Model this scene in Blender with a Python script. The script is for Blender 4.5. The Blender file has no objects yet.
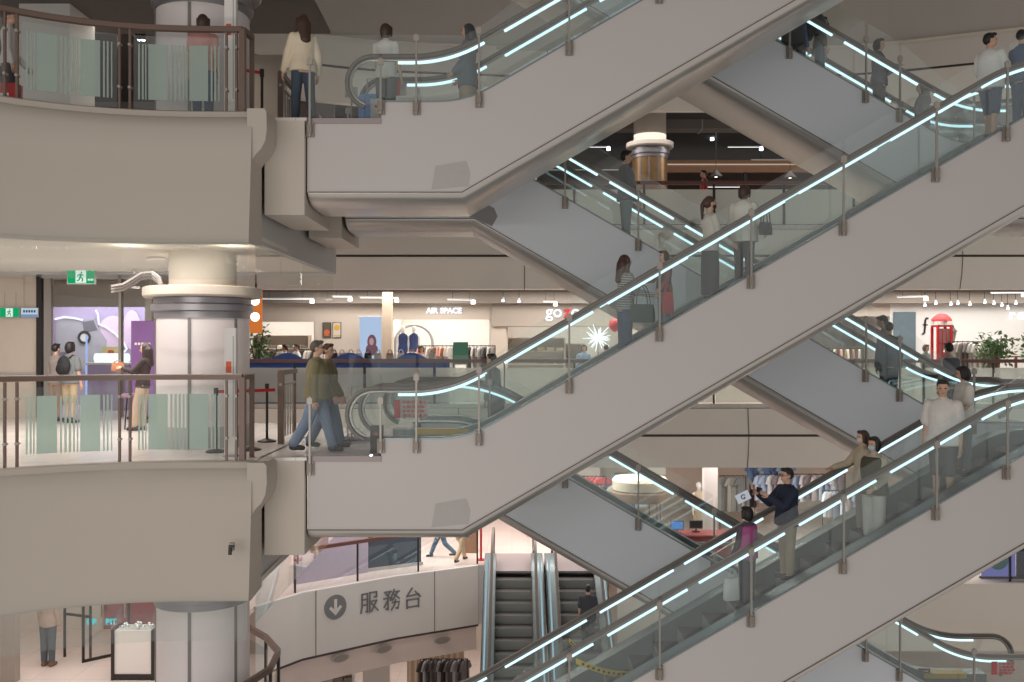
import bpy, bmesh, math, random
from mathutils import Vector, Matrix, Euler
random.seed(7)
S = bpy.context.scene
COL = S.collection
PI = math.pi
H = 5.03                 # storey height
EYE = 1.68               # the camera stands on the middle floor
F = 960.0
HOR = 344.0

def at(px, py, Y):
    """where a pixel of the photograph lies at distance Y"""
    return Vector(((px - 512.0) * Y / F, Y, EYE + (HOR - py) * Y / F))

def X_at(px, Y):
    return (px - 512.0) * Y / F

def Z_at(py, Y):
    return EYE + (HOR - py) * Y / F

# ------------------------------------------------------------------ materials
def lin(c):
    def f(u):
        u = u / 255.0
        return u / 12.92 if u <= 0.04045 else ((u + 0.055) / 1.055) ** 2.4
    return (f(c[0]), f(c[1]), f(c[2]), 1.0)

MATS = {}
def mat(name, rgb, rough=0.6, metal=0.0, var=0.06, scale=6.0, bump=0.0, emit=0.0, spec=0.5):
    if name in MATS:
        return MATS[name]
    m = bpy.data.materials.new(name)
    m.use_nodes = True
    nt = m.node_tree
    p = nt.nodes['Principled BSDF']
    c = lin(rgb)
    p.inputs['Base Color'].default_value = c
    p.inputs['Roughness'].default_value = rough
    p.inputs['Metallic'].default_value = metal
    p.inputs['Specular IOR Level'].default_value = spec
    if var > 0:
        tc = nt.nodes.new('ShaderNodeTexCoord')
        nz = nt.nodes.new('ShaderNodeTexNoise')
        nz.inputs['Scale'].default_value = scale
        nz.inputs['Detail'].default_value = 3.0
        mx = nt.nodes.new('ShaderNodeMix')
        mx.data_type = 'RGBA'
        mx.inputs[6].default_value = (c[0] * (1 - var), c[1] * (1 - var), c[2] * (1 - var), 1)
        mx.inputs[7].default_value = (min(1, c[0] * (1 + var)), min(1, c[1] * (1 + var)), min(1, c[2] * (1 + var)), 1)
        nt.links.new(tc.outputs['Object'], nz.inputs['Vector'])
        nt.links.new(nz.outputs['Fac'], mx.inputs[0])
        nt.links.new(mx.outputs[2], p.inputs['Base Color'])
        if bump > 0:
            b = nt.nodes.new('ShaderNodeBump')
            b.inputs['Strength'].default_value = bump
            b.inputs['Distance'].default_value = 0.02
            nt.links.new(nz.outputs['Fac'], b.inputs['Height'])
            nt.links.new(b.outputs['Normal'], p.inputs['Normal'])
    if emit > 0:
        p.inputs['Emission Color'].default_value = c
        p.inputs['Emission Strength'].default_value = emit
    MATS[name] = m
    return m

def glass(name, tint, base=0.045, edge=0.55, rough=0.0, frost=0.0, frost_rgb=(200, 215, 208)):
    """clear sheet glass: tinted transmission with a mirror share that rises at grazing angles; frost adds a translucent diffuse film"""
    m = bpy.data.materials.new(name)
    m.use_nodes = True
    nt = m.node_tree
    for n in list(nt.nodes):
        nt.nodes.remove(n)
    out = nt.nodes.new('ShaderNodeOutputMaterial')
    tr = nt.nodes.new('ShaderNodeBsdfTransparent')
    tr.inputs['Color'].default_value = (*tint, 1)
    gl = nt.nodes.new('ShaderNodeBsdfGlossy')
    gl.inputs['Roughness'].default_value = rough
    gl.inputs['Color'].default_value = (1, 1, 1, 1)
    lw = nt.nodes.new('ShaderNodeLayerWeight')
    pw = nt.nodes.new('ShaderNodeMath'); pw.operation = 'POWER'
    pw.inputs[1].default_value = 4.0
    ml = nt.nodes.new('ShaderNodeMath'); ml.operation = 'MULTIPLY_ADD'
    ml.inputs[1].default_value = edge
    ml.inputs[2].default_value = base
    mx = nt.nodes.new('ShaderNodeMixShader')
    nt.links.new(lw.outputs['Facing'], pw.inputs[0])
    nt.links.new(pw.outputs[0], ml.inputs[0])
    nt.links.new(ml.outputs[0], mx.inputs[0])
    nt.links.new(tr.outputs[0], mx.inputs[1])
    nt.links.new(gl.outputs[0], mx.inputs[2])
    last = mx
    if frost > 0:
        df = nt.nodes.new('ShaderNodeBsdfDiffuse')
        df.inputs['Color'].default_value = lin(frost_rgb)
        tl = nt.nodes.new('ShaderNodeBsdfTranslucent')
        tl.inputs['Color'].default_value = lin(frost_rgb)
        ad = nt.nodes.new('ShaderNodeMixShader')
        ad.inputs[0].default_value = 0.35
        nt.links.new(df.outputs[0], ad.inputs[1]); nt.links.new(tl.outputs[0], ad.inputs[2])
        m2 = nt.nodes.new('ShaderNodeMixShader')
        m2.inputs[0].default_value = frost
        nt.links.new(mx.outputs[0], m2.inputs[1]); nt.links.new(ad.outputs[0], m2.inputs[2])
        last = m2
    nt.links.new(last.outputs[0], out.inputs['Surface'])
    MATS[name] = m
    return m

def glow(name, rgb, strength):
    m = bpy.data.materials.new(name)
    m.use_nodes = True
    nt = m.node_tree
    for n in list(nt.nodes):
        nt.nodes.remove(n)
    out = nt.nodes.new('ShaderNodeOutputMaterial')
    e = nt.nodes.new('ShaderNodeEmission')
    e.inputs['Color'].default_value = lin(rgb)
    e.inputs['Strength'].default_value = strength
    nt.links.new(e.outputs[0], out.inputs['Surface'])
    MATS[name] = m
    return m

def tiled(name, rgb, grout, size, rough=0.25):
    m = mat(name, rgb, rough=rough, var=0)
    nt = m.node_tree
    p = nt.nodes['Principled BSDF']
    tc = nt.nodes.new('ShaderNodeTexCoord')
    br = nt.nodes.new('ShaderNodeTexBrick')
    br.offset = 0.0
    br.inputs['Scale'].default_value = 1.0
    br.inputs['Brick Width'].default_value = size
    br.inputs['Row Height'].default_value = size
    br.inputs['Mortar Size'].default_value = 0.006
    c = lin(rgb)
    br.inputs['Color1'].default_value = c
    br.inputs['Color2'].default_value = (c[0] * .93, c[1] * .93, c[2] * .93, 1)
    br.inputs['Mortar'].default_value = lin(grout)
    nt.links.new(tc.outputs['Object'], br.inputs['Vector'])
    nt.links.new(br.outputs['Color'], p.inputs['Base Color'])
    return m

# ------------------------------------------------------------------ mesh builder
class MB:
    def __init__(self, fx=None):
        self.v = []; self.f = []; self.fx = fx
    def add(self, vs, fs):
        n = len(self.v)
        self.v += [tuple(p) for p in vs]
        self.f += [tuple(n + i for i in q) for q in fs]
        return self
    def box(self, x0, x1, y0, y1, z0, z1):
        vs = [(x, y, z) for z in (z0, z1) for y in (y0, y1) for x in (x0, x1)]
        return self.add(vs, [(0, 2, 3, 1), (4, 5, 7, 6), (0, 1, 5, 4), (2, 6, 7, 3), (0, 4, 6, 2), (1, 3, 7, 5)])
    def obox(self, c, size, rot=None):
        R = rot if rot is not None else Matrix.Identity(3)
        c = Vector(c); vs = []
        for k in (-.5, .5):
            for j in (-.5, .5):
                for i in (-.5, .5):
                    vs.append(c + R @ Vector((i * size[0], j * size[1], k * size[2])))
        return self.add(vs, [(0, 2, 3, 1), (4, 5, 7, 6), (0, 1, 5, 4), (2, 6, 7, 3), (0, 4, 6, 2), (1, 3, 7, 5)])
    def prism(self, poly, c0, c1, plane='xz'):
        def mp(a, b, c):
            return (a, c, b) if plane == 'xz' else ((a, b, c) if plane == 'xy' else (c, a, b))
        n = len(poly)
        vs = [mp(a, b, c0) for a, b in poly] + [mp(a, b, c1) for a, b in poly]
        fs = [tuple(range(n)), tuple(range(2 * n - 1, n - 1, -1))]
        fs += [(i, (i + 1) % n, n + (i + 1) % n, n + i) for i in range(n)]
        return self.add(vs, fs)
    def cyl(self, p0, p1, r0, r1=None, n=12):
        r1 = r0 if r1 is None else r1
        p0 = Vector(p0); p1 = Vector(p1); d = (p1 - p0).normalized()
        a = d.orthogonal().normalized(); b = d.cross(a)
        vs = []
        for p, r in ((p0, r0), (p1, r1)):
            for i in range(n):
                t = 2 * PI * i / n
                vs.append(p + a * (r * math.cos(t)) + b * (r * math.sin(t)))
        fs = [tuple(range(n)), tuple(range(2 * n - 1, n - 1, -1))] + [(i, (i + 1) % n, n + (i + 1) % n, n + i) for i in range(n)]
        return self.add(vs, fs)
    def sweep(self, path, section, up=(0, 0, 1), closed=False):
        """section: (side, up) offsets swept along path"""
        path = [Vector(p) for p in path]; up = Vector(up); k = len(section); vs = []
        for i, p in enumerate(path):
            a = path[max(0, i - 1)]; b = path[min(len(path) - 1, i + 1)]
            t = (b - a).normalized()
            s = t.cross(up)
            s = s.normalized() if s.length > 1e-6 else t.orthogonal().normalized()
            u = s.cross(t)
            for (q, w) in section:
                vs.append(p + s * q + u * w)
        fs = []
        for i in range(len(path) - 1):
            for j in range(k):
                fs.append((i * k + j, i * k + (j + 1) % k, (i + 1) * k + (j + 1) % k, (i + 1) * k + j))
        fs.append(tuple(range(k - 1, -1, -1))); m = (len(path) - 1) * k
        fs.append(tuple(range(m, m + k)))
        return self.add(vs, fs)
    def tube(self, path, r, n=8, up=(0, 0, 1)):
        return self.sweep(path, [(r * math.cos(2 * PI * i / n), r * math.sin(2 * PI * i / n)) for i in range(n)], up)
    def lathe(self, prof, c=(0, 0, 0), n=32):
        vs = []; k = len(prof)
        for i in range(n):
            t = 2 * PI * i / n
            for r, z in prof:
                vs.append((c[0] + r * math.cos(t), c[1] + r * math.sin(t), c[2] + z))
        fs = []
        for i in range(n):
            for j in range(k - 1):
                a = i * k + j; b = ((i + 1) % n) * k + j
                fs.append((a, b, b + 1, a + 1))
        fs.append(tuple(i * k for i in range(n)))
        fs.append(tuple(i * k + k - 1 for i in reversed(range(n))))
        return self.add(vs, fs)
    def ell(self, c, r, n=12, m=8, R=None):
        c = Vector(c); R = R if R is not None else Matrix.Identity(3)
        vs = [c + R @ Vector((0, 0, -r[2]))]
        for j in range(1, m):
            ph = -PI / 2 + PI * j / m
            for i in range(n):
                t = 2 * PI * i / n
                vs.append(c + R @ Vector((r[0] * math.cos(ph) * math.cos(t), r[1] * math.cos(ph) * math.sin(t), r[2] * math.sin(ph))))
        vs.append(c + R @ Vector((0, 0, r[2])))
        fs = [(0, 1 + (i + 1) % n, 1 + i) for i in range(n)]
        for j in range(m - 2):
            for i in range(n):
                a = 1 + j * n + i; b = 1 + j * n + (i + 1) % n
                fs.append((a, b, b + n, a + n))
        l = len(vs) - 1; o = 1 + (m - 2) * n
        fs += [(l, o + i, o + (i + 1) % n) for i in range(n)]
        return self.add(vs, fs)
    def cap(self, p0, p1, r0, r1, flat=1.0, n=12):
        """round-ended tapered limb; flat squeezes it along its local side"""
        p0 = Vector(p0); p1 = Vector(p1); d = p1 - p0; L = d.length
        if L < 1e-5:
            return self.ell(p0, (r0, r0, r0), n)
        d.normalize()
        ref = Vector((0, 1, 0)) if abs(d.y) < 0.9 else Vector((1, 0, 0))
        a = d.cross(ref).normalized(); b = d.cross(a)
        rings = []
        for t in (-80, -50, -20, 0):
            rings.append((p0 + d * (r0 * math.sin(math.radians(t))), r0 * math.cos(math.radians(t))))
        for t in (0, 20, 50, 80):
            rings.append((p1 + d * (r1 * math.sin(math.radians(t))), r1 * math.cos(math.radians(t))))
        vs = []
        for p, r in rings:
            for i in range(n):
                t = 2 * PI * i / n
                vs.append(p + a * (r * math.cos(t)) + b * (r * flat * math.sin(t)))
        fs = [tuple(range(n - 1, -1, -1)), tuple((len(rings) - 1) * n + i for i in range(n))]
        for k in range(len(rings) - 1):
            for i in range(n):
                fs.append((k * n + i, k * n + (i + 1) % n, (k + 1) * n + (i + 1) % n, (k + 1) * n + i))
        return self.add(vs, fs)
    def loft(self, rings, n=20):
        """rings: (centre, side vector a, side vector b) ellipses joined into one closed skin"""
        vs = []
        for c, a, b in rings:
            for i in range(n):
                t = 2 * PI * i / n
                vs.append(Vector(c) + a * math.cos(t) + b * math.sin(t))
        k = len(rings)
        fs = [tuple(range(n - 1, -1, -1)), tuple((k - 1) * n + i for i in range(n))]
        for q in range(k - 1):
            for i in range(n):
                fs.append((q * n + i, q * n + (i + 1) % n, (q + 1) * n + (i + 1) % n, (q + 1) * n + i))
        return self.add(vs, fs)
    def mesh(self, name, m=None, smooth=0):
        me = bpy.data.meshes.new(name)
        vs = [self.fx(p) for p in self.v] if self.fx else self.v
        me.from_pydata(vs, [], self.f)
        bm = bmesh.new(); bm.from_mesh(me)
        bmesh.ops.recalc_face_normals(bm, faces=bm.faces)
        bm.to_mesh(me); bm.free()
        if m is not None:
            me.materials.append(m)
        if smooth:
            me.shade_smooth()
            me.set_sharp_from_angle(angle=math.radians(smooth))
        return me
    def build(self, name, m=None, parent=None, smooth=0, loc=None, rot=None):
        o = bpy.data.objects.new(name, self.mesh(name, m, smooth))
        COL.objects.link(o)
        if parent is not None:
            o.parent = parent
        if loc is not None:
            o.location = loc
        if rot is not None:
            o.rotation_euler = (0, 0, rot)
        return o

USED = {}
def tag(o, label=None, cat=None, group=None, kind=None):
    if label: o['label'] = label
    if cat: o['category'] = cat
    if group: o['group'] = group
    if kind: o['kind'] = kind
    return o

def thing(name, label, cat, loc=(0, 0, 0), rot=0, group=None):
    o = bpy.data.objects.new(name, None)
    o.empty_display_size = 0.1
    COL.objects.link(o)
    o.location = loc; o.rotation_euler = (0, 0, rot)
    return tag(o, label, cat, group)

def kids(o):
    return [c for c in bpy.data.objects if c.parent is o]

def dup(src, loc, rot=None, label=None, group=None, tree=None):
    """copy of a thing with copies of its parts and sub-parts"""
    r = src.copy(); COL.objects.link(r); r.location = loc
    if rot is not None: r.rotation_euler = (0, 0, rot)
    if label: r['label'] = label
    if group: r['group'] = group
    tree = tree if tree is not None else src_tree(src)
    for c, subs in tree:
        n = c.copy(); COL.objects.link(n); n.parent = r
        for s in subs:
            q = s.copy(); COL.objects.link(q); q.parent = n
    return r

def src_tree(src):
    ch = [o for o in COL.objects if o.parent is src]
    return [(c, [o for o in COL.objects if o.parent is c]) for c in ch]

def struct(name, mb, m, label, smooth=0, loc=None):
    o = mb.build(name, m, None, smooth, loc)
    return tag(o, label, 'structure', None, 'structure')

def fillet(pts, R, n=6):
    """round the inner corners of a 2-D polyline"""
    out = [Vector(pts[0])]
    for i in range(1, len(pts) - 1):
        a, b, c = Vector(pts[i - 1]), Vector(pts[i]), Vector(pts[i + 1])
        u = (a - b).normalized(); w = (c - b).normalized()
        cs = max(-1, min(1, u.dot(w))); ang = math.acos(cs)
        if ang > PI - 1e-3:
            out.append(b); continue
        T = min(R / math.tan(ang / 2), (a - b).length * .49, (c - b).length * .49)
        r = T * math.tan(ang / 2)
        bis = (u + w).normalized(); cen = b + bis * (r / math.sin(ang / 2))
        p0 = b + u * T; p1 = b + w * T
        a0 = math.atan2(p0.y - cen.y, p0.x - cen.x); a1 = math.atan2(p1.y - cen.y, p1.x - cen.x)
        d = a1 - a0
        while d > PI: d -= 2 * PI
        while d < -PI: d += 2 * PI
        for k in range(n + 1):
            t = a0 + d * k / n
            out.append(Vector((cen.x + r * math.cos(t), cen.y + r * math.sin(t))))
    out.append(Vector(pts[-1]))
    return [(p.x, p.y) for p in out]

# ------------------------------------------------------------------ palette
M_CREAM = mat('cream_plaster', (184, 174, 163), .75, var=.025, scale=.8)
M_FARC = mat('pale_cream_plaster', (240, 230, 218), .7, var=.02, scale=.8)  # cream plaster of the far fascias, lightened in colour for light falling on it
M_PARA = mat('parapet_paint', (205, 196, 186), .7, var=.02, scale=.8)
M_BLOCK = mat('ivory_plaster', (197, 187, 175), .75, var=.02, scale=1.5)
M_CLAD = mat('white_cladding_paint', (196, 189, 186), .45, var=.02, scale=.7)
M_CLADR = mat('cool_cladding_paint', (212, 215, 220), .45, var=.02, scale=.7)  # same cladding; paler, cooler colour makes up for less light at the rear
M_GREY = mat('grey_side_panel', (178, 176, 176), .5, var=.02)
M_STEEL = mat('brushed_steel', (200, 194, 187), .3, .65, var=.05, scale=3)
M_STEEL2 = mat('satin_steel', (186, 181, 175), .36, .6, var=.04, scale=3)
M_DECK = mat('deck_aluminium', (138, 146, 148), .36, .6, var=.04)
M_RUB = mat('handrail_rubber', (112, 103, 96), .42, 0, var=.05)
M_PROF = mat('rail_profile_aluminium', (150, 146, 142), .35, .9, var=.03)
M_STEP = mat('step_tread_grey', (88, 82, 78), .5, .15, var=.12, scale=30)
M_RISER = mat('step_riser_dark', (150, 148, 143), .55, .15, var=.1, scale=30)  # risers paler than treads: light of the LED strips put into the colour
M_BROWN = mat('brown_rail', (110, 90, 80), .4, .2, var=.06)
M_DARK = mat('dark_metal', (58, 54, 52), .45, .5, var=.05)
M_CLAMP = mat('clamp_bronze', (142, 132, 123), .45, .2, var=.05)
M_POST = mat('post_steel', (160, 154, 147), .4, .4, var=.04)
M_PLATE = mat('comb_plate_mauve', (160, 148, 148), .5, .2, var=.05, scale=20)
M_RED = mat('red_paint', (190, 40, 44), .45)
M_YEL = mat('yellow_comb_paint', (222, 184, 84), .5)
M_WHITE = mat('white_paint', (226, 222, 218), .6, var=.02)
M_BLACK = mat('black_plastic', (30, 29, 30), .5)
M_FLOOR = tiled('floor_tile_cream', (214, 206, 200), (176, 168, 162), .8, .22)
M_FLOORP = tiled('floor_tile_pink', (228, 212, 204), (200, 184, 178), .8, .25)
M_CEIL = mat('ceiling_paint', (206, 200, 190), .8, var=.02)
M_CEILD = mat('open_ceiling_dark', (70, 65, 62), .85, var=.15, scale=2)
M_WALLB = mat('beige_wall', (205, 193, 180), .75, var=.02)
M_WALLG = mat('greige_wall', (172, 161, 150), .75, var=.03)
G_CLEAR = glass('clear_glass', (.965, .985, .98))
G_GUARD = glass('guard_glass', (.962, .982, .978), .05, .5)
G_BAL = glass('balustrade_glass', (.962, .985, .98), .05, .55)
G_SMOKE = glass('smoke_curtain_glass', (.95, .965, .955), .07, .5)
G_FROST = glass('frosted_film', (.82, .9, .87), .03, .2, .3, .66, (196, 210, 202))
G_FROSTW = glass('pale_film_glass', (.88, .9, .87), .04, .3, .2, .6, (234, 234, 226))
E_LED = glow('led_cool_white', (206, 242, 252), 1.6)
E_WARM = glow('lamp_warm_white', (255, 240, 220), 5.0)
E_COOL = glow('lamp_cool_white', (240, 248, 255), 6.0)
E_SIGN = glow('sign_white', (248, 250, 255), 1.6)
# ------------------------------------------------------------------ escalators
SL = math.tan(math.radians(30))
XB, XT = -.68, -.68 + H / SL          # breaks of the deck line
def deck_z(x, lo=.28):
    return lo + max(0.0, min(H, SL * (x - XB)))
def step_z(x):
    k = math.floor((x + .5) / .4)
    return max(0.0, min(H, .2315 * (k + 1))) if x > -.5 else 0.0

WID = 1.75
def arc(cx, cz, r, a0, a1, n):
    return [(cx + r * math.cos(math.radians(a0 + (a1 - a0) * i / n)), cz + r * math.sin(math.radians(a0 + (a1 - a0) * i / n))) for i in range(n + 1)]

def rail_path(inset=0.0):
    """handrail centre line in the escalator's long section, newel to newel"""
    lo, hi = 1.01 - inset, 6.04 - inset
    r = .40 - inset
    mid = fillet([(-2.1, lo), (-.95, lo), (7.767, hi), (9.24, hi)], 2.6, 9)
    return arc(-2.1, .61, r, 250, 96, 11) + mid + arc(9.24, 5.64, r, 84, -70, 11)

def make_escalator(label, mirror, guards, loc, rot=0, group=None, decals=True, patch=None, glass_edge_glow=False):
    fx = (lambda p: (7.3 - p[0], p[1], p[2])) if mirror else None
    root = thing('escalator', label, 'escalator', loc, rot, group)
    B = lambda: MB(fx)
    deck = [(-1.95, .28)] + fillet([(-1.95, .28), (XB, .28), (XT, .28 + H), (9.09, .28 + H)], 1.6, 5)[1:]
    # side cladding, both sides
    poly = [(-3.04, -1.09), (-3.04, -.04), (-1.95, -.04)] + deck + [(9.09, H - .04), (10.3, H - .04), (10.3, 3.94), (7.97, 3.94), (-.745, -1.09)]
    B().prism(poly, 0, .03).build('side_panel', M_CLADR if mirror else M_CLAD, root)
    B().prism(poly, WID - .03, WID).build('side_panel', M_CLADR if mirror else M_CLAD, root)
    if patch:
        x0, x1 = patch
        B().prism([(x0, -1.05), (x0 + .06, -.62 - .08), (x1 - .06, -.62), (x1, -.8), (x1 - .02, -1.0)], -.004, 0.0).build('access_cover', mat('access_cover_grey', (178, 172, 168), .5), root)  # darker grey patch laid on the side panel
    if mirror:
        B().prism([(7.66, 3.80), (7.56, 3.98), (7.62, 4.13), (7.80, 4.22), (8.0, 4.17), (8.09, 4.05), (8.07, 3.96), (7.97, 3.955)], -.004, 0.0).build('access_cover', mat('access_cover_dark', (140, 138, 137), .5), root)  # rounded shadow mark on the cladding, laid on as a darker patch
    # folded steel soffit
    base = [(-3.04, -1.09), (-.745, -1.09), (7.97, 3.94), (10.3, 3.94)]
    low = [(-3.04, -1.28), (-.69, -1.28), (8.02, 3.75), (10.3, 3.75)]
    b = B(); vs = []
    cs = [(math.sin(PI / 2 * k / 7), 1 - math.cos(PI / 2 * k / 7)) for k in range(8)]
    for (q, w) in zip(base, low):
        row = [(q[0] + (w[0] - q[0]) * sn, .55 * cn, q[1] + (w[1] - q[1]) * sn) for sn, cn in cs]
        vs += row + [(x, WID - y, z) for x, y, z in reversed(row)]
    fs = []
    for i in range(3):
        for j in range(15):
            fs.append((16 * i + j, 16 * i + j + 1, 16 * i + j + 17, 16 * i + j + 16))
    b.add(vs, fs)
    b.box(-3.05, -3.04, 0, WID, -1.09, -.05)
    b.box(10.3, 10.31, 0, WID, 3.94, H - .05)
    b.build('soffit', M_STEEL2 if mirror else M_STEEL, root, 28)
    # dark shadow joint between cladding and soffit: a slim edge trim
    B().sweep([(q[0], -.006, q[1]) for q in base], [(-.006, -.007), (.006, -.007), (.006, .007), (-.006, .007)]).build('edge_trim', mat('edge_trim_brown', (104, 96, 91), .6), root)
    # decks
    dk = deck + [(x, z - .03) for x, z in reversed(deck)]
    B().prism(dk, -.004, .33).build('deck', M_DECK, root)
    B().prism(dk, WID - .33, WID + .004).build('deck', M_DECK, root)
    sk = deck + [(x + (0 if z > .3 else 0), z - .42) for x, z in reversed(deck)]
    B().prism(sk, .335, .35).build('skirt', M_DECK, root)
    B().prism(sk, WID - .35, WID - .335).build('skirt', M_DECK, root)
    # floor plates
    f = B().box(-3.04, -.52, .02, WID - .02, -.06, .005); f.box(-3.06, -1.95, -.025, 0.0, -.07, .012)
    fp = f.build('floor_plate', M_PLATE, root)
    f = B().box(7.9, 10.3, .02, WID - .02, H - .06, H + .005); f.box(9.09, 10.32, -.025, 0.0, H - .07, H + .012)
    f.build('floor_plate', M_PLATE, root)
    if decals:
        B().box(-1.55, -.72, WID - .37, WID - .12, .20, .292).build('comb_stripe', M_YEL, root)
    if glass_edge_glow:  # added glowing strip on the deck, stands in for the lit glass edge
        dl_ = [(2.5 + .2 * i_, deck_z(2.5 + .2 * i_)) for i_ in range(32)]
        for y in (.09, WID - .09):
            rail_sweep(B(), [(x, z + .02) for x, z in dl_], y, .022, .015).build('deck_light', glow('deck_light_teal', (186, 224, 238), .6) if 'deck_light_teal' not in MATS else MATS['deck_light_teal'], root)
    # steps
    for k in range(21):
        x0 = -.5 + .4 * k; z = .2315 * (k + 1)
        s = B()
        s.box(x0, x0 + .41, .36, WID - .36, z - .05, z)
        s.box(x0, x0 + .03, .36, WID - .36, z - .26, z - .05)
        o = s.build('step', M_RISER, root)
        o.data.materials.append(M_STEP)
        for pl in o.data.polygons:
            if pl.normal.z > .7: pl.material_index = 1
    # balustrades
    hp = rail_path()
    gp = rail_path(.05)
    for side, y in (('n', .25), ('f', WID - .25)):
        gl = [p for p in gp if p[1] > deck_z(p[0]) - .0]
        outline = gl + [(9.05, .29 + H)] + [(x, z + .004) for x, z in reversed(deck[1:-1])] + [(-1.93, .284)]
        B().prism(outline, y - .006, y + .006).build('balustrade_glass', G_BAL, root)
        B().sweep([(x, y, z) for x, z in hp], [(-.042, -.012), (-.03, .026), (.03, .026), (.042, -.012), (.03, -.03), (-.03, -.03)], up=(0, 1e-4, 1)).build('handrail', M_RUB, root, 50) if False else \
            rail_sweep(B(), hp, y, .042, .03).build('handrail', M_RUB, root, 40)
        rail_sweep(B(), rail_path(.052), y, .018, .024).build('rail_profile', M_PROF, root, 40)
        # light segments under the rail
        lp = rail_path(.098)
        lp = [p for p in lp if p[1] > deck_z(p[0]) + .3]
        dens = resample(lp, .05)
        segs = [(-1.78, -.40), (-.12, 1.25), (1.42, 2.70), (2.83, 4.17), (4.33, 5.55), (5.70, 6.95), (7.1, 8.45), (8.55, 9.3)]
        for a, c in segs:
            pts = [p for p in dens if a <= p[0] <= c and p[1] > deck_z(p[0]) + .5]
            if len(pts) > 1:
                rail_sweep(B(), pts, y, .018, .021).build('light_strip', E_LED, root)
    # outer glass guard clamped to the near cladding
    if guards:
        zz = lambda x: -.05 if x < -1.95 else (H - .05 if x > 9.09 else deck_z(x))
        for i, x in enumerate(guards):
            z = zz(x)
            top = (z + .97) if -1.95 < x < 9.09 else (.90 if x < 0 else H + .90)
            B().box(x - .015, x + .015, -.075, -.045, z - .22, top).build('guard_post', M_POST, root)
            gpo = [o for o in COL.objects][-1]
            c = B(); c.box(x - .055, x + .055, -.042, 0.0, z - .22, z - .01); c.box(x - .03, x + .03, -.09, -.04, z - .17, z - .05)
            c.build('clamp', M_CLAMP, gpo)
            B().box(x - .04, x + .04, -.085, -.045, top - .11, top - .02).build('pane_clip', mat('clip_brass_grey', (168, 158, 149), .4, .3), gpo)
        for a, c in zip(guards[:-1], guards[1:]):
            a2, c2 = a + .025, c - .025
            xs = [a2] + [x for x in (XB, XT) if a2 < x < c2] + [c2]
            lo = [(x, (.02 if x < -1.97 else (H + .02 if x > 9.1 else deck_z(x) + .02))) for x in xs]
            hi = [(x, deck_z(x) + (1.2 if XB + .3 < x else .95)) for x in xs]
            if c <= -1.9: hi = [(a2, 1.23), (c2, 1.23)]
            B().prism(lo + hi[::-1], -.066, -.054).build('guard_pane', G_GUARD, root)
    return root

def resample(pts, d):
    out = []
    for (x0, z0), (x1, z1) in zip(pts[:-1], pts[1:]):
        L = math.hypot(x1 - x0, z1 - z0); n = max(1, int(L / d))
        for i in range(n):
            t = i / n
            out.append((x0 + (x1 - x0) * t, z0 + (z1 - z0) * t))
    out.append(pts[-1])
    return out

def rail_sweep(b, path, y, hw, hh):
    """sweep a rounded bar (half width hw across, half height hh) along an x-z path at depth y, without twisting at the newels"""
    sec = [(-hw, -hh * .5), (-hw * .7, -hh), (hw * .7, -hh), (hw, -hh * .5), (hw, hh * .5), (hw * .7, hh), (-hw * .7, hh), (-hw, hh * .5)]
    vs = []; k = len(sec)
    for i, p in enumerate(path):
        a = path[max(0, i - 1)]; c = path[min(len(path) - 1, i + 1)]
        tx, tz = c[0] - a[0], c[1] - a[1]; L = math.hypot(tx, tz) or 1
        nx, nz = -tz / L, tx / L
        for q, w in sec:
            vs.append((p[0] + nx * w, y + q, p[1] + nz * w))
    fs = []
    for i in range(len(path) - 1):
        for j in range(k):
            fs.append((i * k + j, i * k + (j + 1) % k, (i + 1) * k + (j + 1) % k, (i + 1) * k + j))
    fs.append(tuple(range(k - 1, -1, -1))); m = (len(path) - 1) * k
    fs.append(tuple(range(m, m + k)))
    return b.add(vs, fs)

YF, YR = 14.3, 17.3
FG = [-3.0, -1.95, -1.42, -.49, .85, 2.19, 3.55, 4.92, 6.30, 7.35, 8.7]
RG = [7.3 - x for x in (9.6, 8.3, 6.97, 6.36, 4.99, 3.63, 2.27, .955, -.40, -1.7, -2.95)]
RG = sorted(RG)
front = make_escalator('middle near escalator rising to the right from the landing of the two olive jacketed men', False, FG, (0, YF, 0), patch=(-1.2, -.62))
ft = src_tree(front)
dup(front, (0, YF, H), label='uppermost near escalator rising to the right from the landing of the cream jacketed person', tree=ft)
dup(front, (0, YF, -H), label='lowest near escalator carrying the couple in white tops and the photographing man', tree=ft)
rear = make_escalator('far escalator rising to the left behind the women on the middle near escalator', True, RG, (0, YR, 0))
rt = src_tree(rear)
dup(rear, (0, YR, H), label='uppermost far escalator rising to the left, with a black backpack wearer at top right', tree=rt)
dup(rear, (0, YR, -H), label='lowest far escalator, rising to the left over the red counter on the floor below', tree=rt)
deep = make_escalator('escalator seen end on with empty grey steps beside the service desk panel', False, [], (.925, 20.46, -2 * H), PI / 2, decals=False, glass_edge_glow=True)
dtree = src_tree(deep)
dup(deep, (2.75, 20.46, -2 * H), label='escalator seen end on with the man in a dark t-shirt riding up', tree=dtree)
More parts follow.
